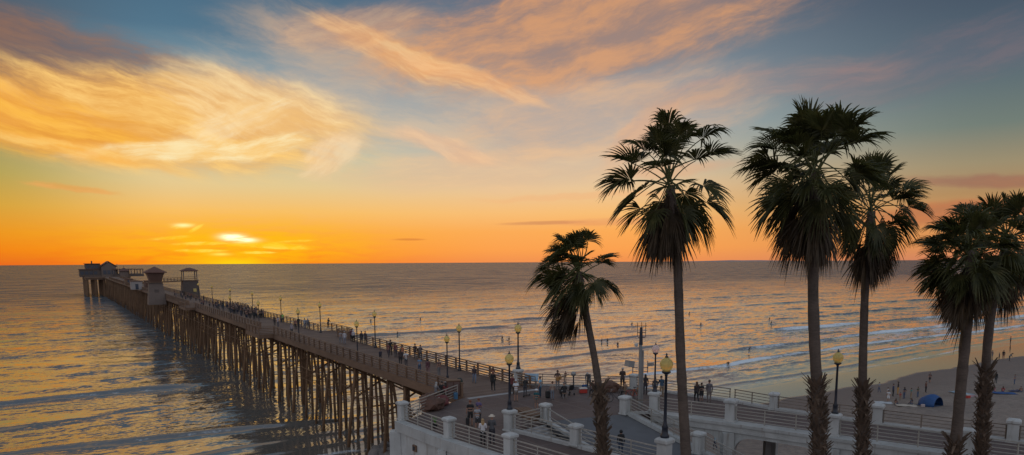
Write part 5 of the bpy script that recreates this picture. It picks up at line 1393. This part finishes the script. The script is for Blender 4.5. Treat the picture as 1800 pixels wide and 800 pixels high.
gp = person(P(980, 686), math.pi, 'guitar player in dark shirt and grey trousers at the sea railing', 'guitar', 'tee', (.07, .045, .04), (.20, .19, .19), hair='short', hc='brown', h=1.76, group=g_pl)
person(P(992, 700), .2, 'person in black sitting on a low stool before the guitar player', 'sit', 'long', blk, blk, hair='cap', hc=gry, h=1.7, group=g_pl)
person(P(1035, 686), math.pi-.4, 'man in grey shirt bending his head down beside the red cooler', 'bent', 'long', (.10, .10, .11), (.05, .05, .06), hair='short', hc='grey', h=1.82, group=g_pl)
person(P(1043, 695), 2.6, 'person in brown jacket sitting just left of the leaning palm trunk', 'sit', 'long', (.12, .05, .04), blk, hair='short', h=1.7, group=g_pl)
person(P(1094, 684), BK, 'broad man in dark brown jacket looking out over the sea railing', 'folded', 'long', (.05, .03, .028), (.04, .03, .03), hair='short', hc='grey', h=1.88, group=g_pl)
person(P(1099, 699), .3, 'person in tan jacket sitting behind the parked bicycles', 'sit', 'long', (.17, .11, .07), blk, hair='short', hc='brown', h=1.72, group=g_pl)
person(P(1134, 694), BK, 'dark figure mostly hidden behind the steel pole', 'stand', 'long', (.03, .025, .03), (.04, .035, .04), hair='long', h=1.72, group=g_pl)
person(P(1151, 697), BK, 'person in dark grey coat left of the blue jacket behind the pink lamp', 'stand', 'long', (.06, .055, .06), dgr, hair='short', h=1.6, group=g_pl)
person(P(1163, 699), .1, 'person in dark blue jacket and tan trousers right of the pink lamp', 'lean', 'long', (.02, .05, .09), (.24, .17, .11), hair='short', h=1.78, group=g_pl)
person(P(1224, 708), .1, 'long haired woman in black, leftmost of three on the viaduct', 'walk', 'long', (.03, .025, .028), blk, hair='long', hc='brown', h=1.68, group=g_pl)
person(P(1232.5, 706), .1, 'shorter person in black skirt, middle of three on the viaduct', 'stand', 'shorts', (.03, .03, .035), blk, hair='bun', hc='dark', h=1.5, skirt=.35, group=g_pl)
person(P(1246, 708), -.1, 'tall man in grey hooded jacket, rightmost of three on the viaduct', 'stand', 'long', (.12, .11, .125), (.15, .12, .11), hair='short', h=1.80, group=g_pl)
rp1 = G(1091, 801, 8.7); u_ = (rp1-R0); dd_ = u_.dot(dRr); person(Vector((rp1.x, rp1.y, ZP-RK*dd_)), .1, 'person in black coat low on the grey ramp near the bottom edge', 'stand', 'long', blk, (.04, .06, .10), hair='hood', hc=blk, h=1.62, group=g_pl)
p_ = GB(1256.5, 790); person(Vector((p_.x, p_.y, bz(p_))), 1.0, 'child in pale blue jacket on the sand seen through the viaduct arch', 'walk', 'long', (.28, .36, .42), nav, hair='short', h=1.6, group=g_be)

# ------------------------------------------------------------------ beach people
def BP(px, py): p = GB(px, py); p.z = bz(p)+.02; return p
bl = [(1560, 700, 'person in pale shirt at the left end of the group by the tent', 'stand', 'tee', (.4, .4, .42), tan, 'short', 1.5), (1561, 707, 'person in white dress nearest the lamp in the tent group', 'stand', 'shorts', wht, wht, 'short', 1.6),
      (1569.5, 697, 'person in dark blue jacket in the tent group', 'stand', 'long', (.03, .04, .09), blk, 'short', 1.8), (1578, 694, 'person in mustard trousers raising both arms by the tent', 'up', 'long', (.05, .04, .04), (.42, .22, .05), 'short', 1.85),
      (1589, 701, 'person in navy top standing left of the teal one by the tent', 'akimbo', 'tee', nav, jean, 'long', 1.6), (1601, 702, 'child in teal top beside the blue tent', 'stand', 'tee', (.04, .25, .24), tan, 'short', 1.55),
      (1582, 704, 'small child in red top in the tent group', 'stand', 'tee', (.4, .05, .04), tan, 'short', 1.1), (1634, 673, 'lone dark walker on the bare sand above the blue tent', 'walk', 'shorts', (.06, .04, .05), blk, 'short', 1.6),
      (1627, 690, 'person in brown showing above the blue tent', 'stand', 'long', (.12, .05, .04), blk, 'short', 1.6), (1750, 674, 'standing dark figure right of the right palms', 'stand', 'long', blk, dgr, 'long', 1.8),
      (1744, 629, 'child in white at the left of the waterline family', 'stand', 'tee', gry, gry, 'short', 1.5), (1756, 633, 'dark figure second from left of the waterline family', 'stand', 'long', nav, blk, 'short', 1.4),
      (1763.5, 631, 'person in black jacket in the middle of the waterline family', 'stand', 'long', blk, (.15, .06, .05), 'short', 1.7), (1774, 635, 'person in grey stooping at the right of the waterline family', 'bent', 'long', gry, dgr, 'long', 1.75),
      (1776, 605, 'slim figure standing alone in the shallow wash at the far right', 'stand', 'long', (.06, .05, .07), blk, 'short', 1.8)]
for px, py, lab, k, of, c1, c2, hr, h in bl: person(BP(px, py), rc.uniform(-3, 3), lab, k, of, c1, c2, hair=hr, h=h*1.06, group=g_be, hands=False)
for px, py, lab, c1 in ((1749, 690, 'person in pink sitting left of the red one on the sand', (.35, .14, .18)), (1763, 690, 'person in red sitting with long hair on a blue blanket', (.32, .05, .06)), (1574, 712, 'person in brown sitting on the sand left of the tent', (.14, .08, .07)), (1603, 712, 'person in blue grey sitting at the mouth of the tent', (.06, .09, .14))):
    person(BP(px, py), rc.uniform(-1, 1), lab, 'ground', 'tee', c1, jean, hair='long', hc='brown', h=1.65, group=g_be, hands=False)

for px, py, lab, c1, k in ((1783, 676, 'person in grey standing at the far right above the dark blanket', (.12, .12, .14), 'stand'), (1545, 690, 'child in pale blue wandering left of the tent group', (.22, .3, .38), 'walk'), (1613, 699, 'person in dark green standing against the tent', (.03, .07, .05), 'folded'), (1795, 690, 'person in brown sitting on the dark blanket by the right edge', (.14, .08, .06), 'ground'), (1688, 694, 'person in pale shirt lying back on the light blue blanket', (.4, .4, .42), 'ground')):
    person(BP(px, py), rc.uniform(-1, 1), lab, k, 'tee', c1, jean, hair='short', hc='brown', h=1.6, group=g_be, hands=False)

# ------------------------------------------------------------------ surfers and swimmers
def WZ(px, py): return G(px, py, .15)
board_m = M('surfboard_white', (.45, .45, .46), .3, .1, 3); board2_m = M('surfboard_dark', (.05, .08, .12), .3, .1, 3)
def board(p, ang, lab, m=board_m, L=2.2):
    o = MB(); pr = []
    n = 12
    for i in range(n+1):
        u = -1+2*i/n; w = .27*math.sqrt(max(0.0, 1-abs(u)**2.4))+.01; pr.append((w, u*L/2, .10*max(0, u-.5)**2*4))
    vs = []
    for w, y, z in pr: vs += [(-w, y, z+.0), (w, y, z+.0), (w*.9, y, z+.06), (-w*.9, y, z+.06)]
    fs = []
    for i in range(n):
        for j in range(4): fs.append((4*i+j, 4*i+(j+1) % 4, 4*i+4+(j+1) % 4, 4*i+4+j))
    fs += [(3, 2, 1, 0), (4*n, 4*n+1, 4*n+2, 4*n+3)]
    o.add(vs, fs); ob = o.build('surfboard', m); ob.location = p; ob.rotation_euler = (0, 0, ang)
    return tag(ob, lab, 'surfboard', 'surfboards in the water')
ws = (.012, .012, .016)
sit = [(652, 564, 'surfer sitting on a board beyond the second right pier lamp'), (699, 587, 'surfer sitting low in the water just beyond the pier rail group'), (739, 562, 'surfer sitting far out, left of the long dark swell'), (883, 595, 'surfer at the left of two near the seaside lamp post'),
       (895, 597, 'surfer at the right of two near the seaside lamp post'), (1058, 600, 'surfer at the left of two right of the leaning palm trunk'), (1068, 600, 'surfer at the right of two right of the leaning palm trunk'), (1086, 606, 'surfer sitting alone left of the steel pole aerials'),
       (1232, 571, 'surfer just right of the bare slim palm trunk far out'), (1353, 561, 'surfer at the far side of two left of the tallest palm'), (1356, 568, 'surfer at the near side of two left of the tallest palm'), (1111, 570, 'surfer far out between steel pole and leaning palm'), (1212, 551, 'farthest surfer near the slim palm trunk')]
for px, py, lab in sit:
    p = WZ(px, py); a = rc.uniform(-.6, .6)+SEA
    person(p+Vector((0, 0, -.06)), a, lab, 'board', 'long', ws, ws, ws, hair='short', h=1.6, group='surfers waiting in the water', hands=False)
    board(p+Vector((0, 0, -.14)), a, 'board under the '+lab)
p = WZ(1316, 621); person(p+Vector((0, 0, .18)), -1.9, 'surfer crouching upright on a board riding the inner wave', 'surf', 'long', ws, ws, ws, hair='short', h=1.7, hands=False); board(p+Vector((0, 0, .08)), -.4, 'board ridden by the crouching surfer on the inner wave')
p = WZ(1280, 641); person(p+Vector((0, 0, .1)), SEA-.9, 'surfer lying flat on a board in the white wash', 'prone', 'long', ws, ws, ws, hair='short', h=1.7, hands=False); board(p+Vector((0, 0, .02)), SEA-.9, 'board under the surfer lying in the white wash')
p = WZ(238, 575); person(p+Vector((0, 0, .1)), SEA+1.2, 'lone paddler lying on a board left of the pier', 'prone', 'long', ws, ws, ws, hair='short', h=1.8, hands=False); board(p+Vector((0, 0, .02)), SEA+1.2, 'board under the lone paddler left of the pier', board2_m, 3.2)
p = G(994, 669, -.15); person(p, .2, 'wader in brown standing in shallow water behind the sea railing', 'stand', 'tee', (.18, .08, .06), (.1, .06, .05), hair='short', h=1.7, hands=False)

# ------------------------------------------------------------------ small things on the plaza
def bike(p, ang, lab, c, kid=1.):
    o = empty('bicycle', p, ang, lab, 'bicycle', 'bicycles parked by the ramp head')
    m = cloth(c)
    f = MB()
    A, B, C_, D = (0, -.5, .34), (0, -.1, .30), (0, -.25, .85), (0, .42, .80)
    for a, b in ((A, B), (A, C_), (B, C_), (B, D), ((0, -.24, .78), (0, .42, .74))): f.tube([a, b], .02, 6)
    f.tube([D, (0, .56, .34)], .018, 6); f.build('frame', m, o)
    for y in (-.5, .56):
        w = MB(); vs = []; fs = []; n = 24
        for i in range(n):
            a = 2*math.pi*i/n
            for j in range(6):
                b_ = 2*math.pi*j/6; r = .33+.022*math.cos(b_); vs.append((.022*math.sin(b_), y+r*math.cos(a), .35+r*math.sin(a)))
        for i in range(n):
            for j in range(6): fs.append((i*6+j, i*6+(j+1) % 6, ((i+1) % n)*6+(j+1) % 6, ((i+1) % n)*6+j))
        w.add(vs, fs); wo = w.build('wheel', black_m, o, smooth=True)
        s_ = MB()
        for i in range(10): a = math.pi*2*i/10; s_.tube([(0, y, .35), (0, y+.32*math.cos(a), .35+.32*math.sin(a))], .004, 3)
        s_.build('spokes', steel_m, wo)
    h_ = MB(); h_.tube([(0, .42, .8), (0, .38, 1.0)], .016, 6); h_.tube([(-.3, .26, 1.0), (-.12, .40, 1.02), (.12, .40, 1.02), (.3, .26, 1.0)], .014, 6); h_.build('handlebar', steel_m, o)
    s_ = MB(); s_.tube([(0, -.25, .85), (0, -.27, .94)], .014, 6); s_.lathe([(.03, 0), (.10, .02), (.09, .06), (.03, .07)], 10, (0, -.28, .93), sy=1.5, sx=.8); s_.build('saddle', black_m, o)
    return o
bike(P(1083, 708), 1.25, 'dark bicycle with large wheels standing left of the ramp head', (.03, .03, .03))
bike(P(1110, 703), 1.9, 'red bicycle parked beside the tan jacketed sitter', (.30, .04, .03))
bike(P(1118, 700), 2.4, 'orange bicycle parked nearest the steel pole', (.32, .13, .03))
# guitar, amplifier, stool, cooler, bags
gl = gp.location
o = empty('guitar', gl+Vector((0, -.18, 1.03)), .0, 'guitar with tan body held across the chest by the player at the railing', 'guitar')
b = MB(); b.lathe([(.16, 0), (.19, .03), (.19, .07), (.16, .10)], 14); bb = b.v; b.v = [(v[0], -v[2], v[1]) for v in bb]
b2 = MB(); b2.lathe([(.12, 0), (.145, .03), (.145, .07), (.12, .1)], 14); b.add([(v[0]+.2, -v[2], v[1]+.08) for v in b2.v], b2.f); b.build('body', M('guitar_wood', (.30, .15, .05), .4, .2, 5), o)
b = MB(); b.beam((.28, -.06, .11), (.82, -.06, .36), .05, .03); b.beam((.82, -.06, .36), (.95, -.06, .42), .09, .03); b.build('neck', wood_m, o)
def boxthing(name, p, ang, dims, lab, cat, m, extra=None, bev=.03):
    o = empty(name, p, ang, lab, cat); w, l, h = dims
    b = MB(); b.box(-w/2, w/2, -l/2, l/2, .02, h); b.build('body', m, o, bevel=bev)
    if extra: extra(o, w, l, h)
    return o
def cooler_x(o, w, l, h):
    b = MB(); b.box(-w/2-.02, w/2+.02, -l/2-.02, l/2+.02, h+.001, h+.09); b.build('lid', M('cooler_lid', (.5, .48, .46), .4, .1, 3), o, bevel=.02)
    b = MB(); b.tube([(-w/2-.03, 0, h*.6), (-w/2-.05, 0, h+.16), (w/2+.05, 0, h+.16), (w/2+.03, 0, h*.6)], .014, 6); b.build('handle', steel_m, o)
def amp_x(o, w, l, h):
    b = MB(); b.lathe([(.13, 0), (.13, .02), (.03, .03)], 14); b.v = [(v[0], -l/2-v[2]-.002, v[1]+h*.5) for v in b.v]; b.build('speaker_cone', steel_m, o)
    b = MB(); b.tube([(-.12, 0, h), (-.12, 0, h+.06), (.12, 0, h+.06), (.12, 0, h)], .012, 6); b.build('handle', black_m, o)
boxthing('cooler', P(1025, 691), .2, (.62, .4, .36), 'red cooler with pale lid on the paving left of the bent man', 'cooler', red_m, cooler_x)
boxthing('amplifier', P(988, 692), .1, (.42, .3, .42), 'small black amplifier at the feet of the guitar player', 'amplifier', black_m, amp_x)
def bagx(o, w, l, h):
    b = MB(); b.tube([(-w*.3, 0, h), (-w*.2, 0, h+.14), (w*.2, 0, h+.14), (w*.3, 0, h)], .014, 6); b.build('strap', black_m, o)
boxthing('backpack', P(963, 700), .3, (.4, .3, .62), 'bulky black backpack left of the woman in cream', 'backpack', black_m, bagx, .09)
boxthing('blue_bag', P(1028, 683), .0, (.5, .3, .34), 'blue bag behind the red cooler', 'bag', blue_m, bagx, .07)
bp_ = P(822.5, 749)
bg_ = empty('shoulder_bag', bp_+Vector((-.02, .0, .12)), .1, 'dark bag hanging low beside the person in black shorts', 'bag')
b = MB(); b.box(-.12, .12, -.2, .2, 0, .48); b.build('body', black_m, bg_, bevel=.05)
b = MB(); b.tube([(0, -.14, .48), (.04, -.05, .72), (.04, .05, .72), (0, .14, .48)], .012, 6); b.build('strap', black_m, bg_)
for px, py, lab in ((992, 700.5, 'small stool under the person in black before the guitar player'), (1043, 695.5, 'small stool under the person in brown by the leaning palm'), (1099, 699.5, 'small stool under the person in tan behind the bicycles')):
    p = P(px, py); o = empty('stool', p, 0, lab, 'stool', 'low stools on the plaza')
    b = MB(); b.lathe([(.19, .385), (.20, .40), (.2, .43), (.18, .44)], 16); b.build('seat', wood_m, o)
    for i in range(3):
        a = 2.1*i; b = MB(); b.tube([(.13*math.cos(a), .13*math.sin(a), .384), (.2*math.cos(a), .2*math.sin(a), 0)], .016, 6); b.build('leg', steel_m, o)
# push chair
o = empty('pushchair', P(1001, 694), .5, 'dark folding pushchair between the seated person and the telescope', 'pushchair')
b = MB(); b.beam((0, -.2, .42), (0, .2, .36), .4, .06); b.beam((0, -.22, .42), (0, -.36, .85), .4, .05); b.build('seat', black_m, o)
b = MB(); b.tube([(-.22, .34, .12), (-.22, -.42, 1.0)], .014, 6); b.tube([(.22, .34, .12), (.22, -.42, 1.0)], .014, 6); b.tube([(-.22, -.42, 1.0), (.22, -.42, 1.0)], .018, 6); b.tube([(-.22, .1, .45), (-.22, -.34, .12)], .012, 6); b.tube([(.22, .1, .45), (.22, -.34, .12)], .012, 6); b.build('frame', steel_m, o)
for x in (-.24, .24):
    for y in (-.34, .34):
        b = MB(); b.lathe([(.11, -.02), (.11, .02)], 12); b.v = [(x+v[2], y+v[0], .11+v[1]) for v in b.v]; b.build('wheel', black_m, o)
# telescope
o = empty('coin_telescope', P(1008, 684), 0, 'round headed coin telescope on a black stand at the sea railing', 'telescope')
b = MB(); b.lathe([(.24, 0), (.24, .05), (.07, .09), (.05, 1.05), (.08, 1.1)], 12); b.build('stand', dark_m, o)
b = MB(); b.lathe([(.05, 1.101), (.18, 1.16), (.22, 1.32), (.18, 1.46), (.07, 1.52)], 14, sy=.7); b.build('head', steel_m, o, smooth=True)
b = MB(); b.tube([(-.07, .14, 1.32), (-.07, .26, 1.32)], .04, 8); b.build('eyepiece', black_m, o); b = MB(); b.tube([(.07, .14, 1.32), (.07, .26, 1.32)], .04, 8); b.build('eyepiece', black_m, o)
# information board on the railing
pa, pb = P(922, 679.5), P(946, 680.5); o = empty('information_board', (pa+pb)/2, heading(pa, pb), 'tilted pale blue information board in front of the sea railing', 'sign')
wd_ = (pb-pa).length
b = MB(); b.add([(-wd_/2, -.12, .55), (wd_/2, -.12, .55), (wd_/2, .2, 1.15), (-wd_/2, .2, 1.15), (-wd_/2, -.08, .53), (wd_/2, -.08, .53), (wd_/2, .24, 1.13), (-wd_/2, .24, 1.13)], [(0, 1, 2, 3), (7, 6, 5, 4), (0, 4, 5, 1), (1, 5, 6, 2), (2, 6, 7, 3), (3, 7, 4, 0)]); b.build('panel', signblue_m, o)
for x in (-wd_*.35, wd_*.35):
    b = MB(); b.box(x-.04, x+.04, .0, .08, 0, .75); b.build('leg', steel_m, o)
# scooter
o = empty('kick_scooter', P(926, 697), -.6, 'kick scooter leaning in front of the person in black at the lamp pillar', 'scooter')
b = MB(); b.box(-.06, .06, -.4, .25, .1, .14); b.build('deck', black_m, o); b = MB(); b.tube([(0, .25, .12), (0, .36, .25), (0, .28, .95)], .018, 6); b.tube([(-.2, .28, .95), (.2, .28, .95)], .016, 6); b.build('handlebar', steel_m, o)
for y in (-.45, .38):
    b = MB(); b.lathe([(.09, -.015), (.09, .015)], 12); b.v = [(v[2], y+v[0], .09+v[1]) for v in b.v]; b.build('wheel', black_m, o)
# brown cabinet cluster at the start of the pier
def cabx(o, w, l, h):
    b = MB(); b.box(-w/2-.04, w/2+.04, -l/2-.04, l/2+.04, h+.001, h+.06); b.build('top', wood_m, o)
    for x in (-w*.25, w*.25): q_ = MB(); q_.box(x-w*.2, x+w*.2, -l/2-.025, -l/2-.001, .12, h-.1); q_.build('door', M('cabinet_door', (.13, .08, .07), .6, .3, 4), o)
boxthing('wooden_cabinet', P(797, 695), .15, (1.1, .8, 1.25), 'large brown wooden cabinet next to the first pier lamp', 'cabinet', brown_m, cabx, .01)
boxthing('tall_bin', P(808, 693), .15, (.5, .6, 1.2), 'narrow dark green bin on the right of the brown cabinet', 'bin', M('bin_green', (.03, .05, .04), .6, .3, 4), lambda o, w, l, h: (lambda b: (b.lathe([(w*.5*1.414, h+.001), (w*.4, h+.2)], 4, rot=math.pi/4), b.build('lid', black_m, o)))(MB()), .01)
def boxblue(p, lab): boxthing('equipment_case', p, .3, (.3, .3, .55), lab, 'case', M('case_blue', (.05, .14, .25), .5, .3, 4), bagx, .03)
boxblue(P(801, 702), 'small blue case in front of the brown cabinet')
person(P(766, 700), -.6, 'white haired person in grey sitting at the left of the cabinet', 'sit', 'long', (.13, .12, .13), dgr, hair='long', hc='grey', h=1.75, group=g_pl)
person(P(776, 698), -.3, 'person in black with dark hair sitting between white haired one and cabinet', 'sit', 'long', blk, blk, hair='short', h=1.72, group=g_pl)
person(P(784, 699), .4, 'person in dark red leaning over in front of the brown cabinet', 'sit', 'long', (.15, .03, .03), blk, hair='long', hc='dark', h=1.65, group=g_pl)
def boulder(p, r, lab, m=brown_m, seed=0, name='boulder', group=None, sq=.65):
    bm = bmesh.new(); bmesh.ops.create_icosphere(bm, subdivisions=3, radius=1); rg = random.Random(seed); off_ = Vector((rg.uniform(0, 50),)*3)
    for v in bm.verts:
        n_ = noise.noise(v.co*1.3+off_)*.45+noise.noise(v.co*3.1+off_)*.16; v.co *= (1+n_); v.co.z *= sq; v.co.x *= 1+.25*math.sin(seed)
    me = bpy.data.meshes.new(name); bm.to_mesh(me); bm.free(); me.materials.append(m)
    for q_ in me.polygons: q_.use_smooth = False
    o = bpy.data.objects.new(name, me); col.objects.link(o); o.location = (p.x, p.y, p.z+r*sq*.6); o.scale = (r, r, r); o.rotation_euler = (0, 0, seed*1.7)
    return tag(o, lab, 'rock' if name != 'covered_heap' else 'heap', group)
boulder(P(760, 719), .95, 'reddish brown heap under a cover, nearest the corner railing', brown_m, 3, 'covered_heap')
boulder(P(756, 708), .80, 'darker brown covered heap behind the nearest one by the rail', brown_m, 5, 'covered_heap')
boulder(P(776, 712), .62, 'small maroon covered heap at the feet of the seated people', M('maroon_cover', (.12, .03, .03), .8, .4, 3, .4), 8, 'covered_heap')
boulder(P(1072, 688), .78, 'large dark brown covered heap right of the leaning palm by the railing', brown_m, 12, 'covered_heap', sq=.75)
# riprap at the foot of the wall
rk = [(668, 798), (678, 790), (690, 786), (699, 778), (684, 800), (695, 798), (703, 790), (672, 806), (700, 805), (688, 812), (660, 812), (706, 772)]
for i, (px, py) in enumerate(rk):
    boulder(G(px, py, .35)-Vector((0, 0, .25)), rc.uniform(.6, 1.15), 'grey rock in the pile at the foot of the white wall', rock_m, 20+i, 'riprap_rock', 'riprap rocks below the wall', .75)
# stall items: planter of green leaves by the outer railing
o = empty('green_flag_plant', P(765, 752), 0, 'small bright green plant behind the outer railing near the corner', 'plant')
b = MB(); b.lathe([(.13, 0), (.18, .28), (.16, .28), (.12, .2)], 10); b.build('pot', black_m, o)
b = MB()
for i in range(16):
    a = i*2.4; L = rc.uniform(.35, .7); b.add([(.03*math.cos(a+1.5), .03*math.sin(a+1.5), .22), (-.03*math.cos(a+1.5), -.03*math.sin(a+1.5), .22), (L*.4*math.cos(a), L*.4*math.sin(a), .22+L)], [(0, 1, 2)])
b.build('leaves', M('plant_green', (.10, .26, .05), .6, .3, 4), o)
# dark bench beside the stairwell head
pb_ = P(930, 739); o = empty('planter_bench', pb_+Vector((0, .9, 0)), hI+math.pi/2+1.2, 'low dark brown bench box behind the stairwell railing', 'bench')
b = MB(); b.box(-1.3, 1.3, -.45, .45, .0, .42); b.build('box', wood_m, o, bevel=.02)
b = MB()
for k in range(4): b.box(-1.36, 1.36, -.5+k*.26, -.28+k*.26, .423, .47)
b.build('seat_slats', wood_m, o)
# fishing rods on the rail
# ------------------------------------------------------------------ beach tent, blankets
tp2 = BP(1634, 713); o = empty('beach_tent', tp2, .5, 'domed blue beach tent open on its left side', 'tent')
b = MB(); n = 12; vs = []; fs = []
for i in range(n+1):
    a = math.pi*i/n
    for j in range(7):
        v_ = j/6; r = 1.0-.45*abs(v_-.35)**1.5*2; vs.append((-1.55*math.cos(a)*r*(1), -1.3+2.6*v_, 1.45*math.sin(a)*r))
for i in range(n):
    for j in range(6): q0 = i*7+j; fs.append((q0, q0+1, q0+8, q0+7))
b.add(vs, fs)
tm = b.build('canopy', blue_m, o, smooth=True); sf = tm.modifiers.new('t', 'SOLIDIFY'); sf.thickness = .03
b = MB(); b.box(-1.4, 1.4, -1.2, 1.2, .01, .05); b.build('groundsheet', M('tent_floor', (.04, .07, .14), .8, .2, 3), o)
b = MB()
for j in (0, 2, 4): b.tube([vs[i*7+j] for i in range(n+1)], .02, 5)
b.build('pole_hoops', dark_m, o); o.scale = (.85, .9, 1.1)
def blanket(px, py, w, l, lab, m):
    p = BP(px, py); b = MB(); nx = 8
    vs = [(-w/2+w*i/nx, -l/2+l*j/nx, .05+.03*math.sin(i*1.7+j)+.02*math.cos(j*2.3)) for i in range(nx+1) for j in range(nx+1)]
    fs = [(i*(nx+1)+j, (i+1)*(nx+1)+j, (i+1)*(nx+1)+j+1, i*(nx+1)+j+1) for i in range(nx) for j in range(nx)]
    b.add(vs, fs); o = b.build('beach_blanket', m, smooth=True); o.location = (p.x, p.y, p.z+.03); o.rotation_euler = (0, 0, rc.uniform(0, 3)); sf = o.modifiers.new('t', 'SOLIDIFY'); sf.thickness = .02
    tag(o, lab, 'blanket', 'blankets on the sand')
blanket(1553, 709, 2.2, 1.5, 'pale blanket at the left of the tent group', M('blanket_pale', (.4, .42, .44), .9, .2, 4))
blanket(1594, 714, 2.6, 1.4, 'cream blanket just left of the blue tent', M('blanket_cream', (.42, .36, .30), .9, .2, 4))
blanket(1690, 692, 3.2, 1.4, 'light blue blanket left of the lower right palm', M('blanket_blue', (.26, .36, .44), .9, .2, 4))
blanket(1765, 692, 3.0, 1.6, 'dark blue blanket under the person in red', blue_m)
blanket(1788, 688, 2.2, 1.2, 'dark blanket at the far right by the edge', M('blanket_dark', (.05, .05, .09), .9, .2, 4))
blanket(1704, 697, 1.8, 1.2, 'pinkish blanket between the right palms', M('blanket_pink', (.34, .20, .22), .9, .2, 4))
boxthing('beach_bag', BP(1622, 716), .3, (.5, .3, .4), 'pale bag lying in front of the blue tent', 'bag', M('bag_pale', (.4, .33, .33), .8, .2, 4), bagx, .06)
boxthing('beach_cooler', BP(1701, 700), .3, (.6, .4, .4), 'small red cooler on the sand left of the lower right palm', 'cooler', red_m, cooler_x)
print('people', NP[0])
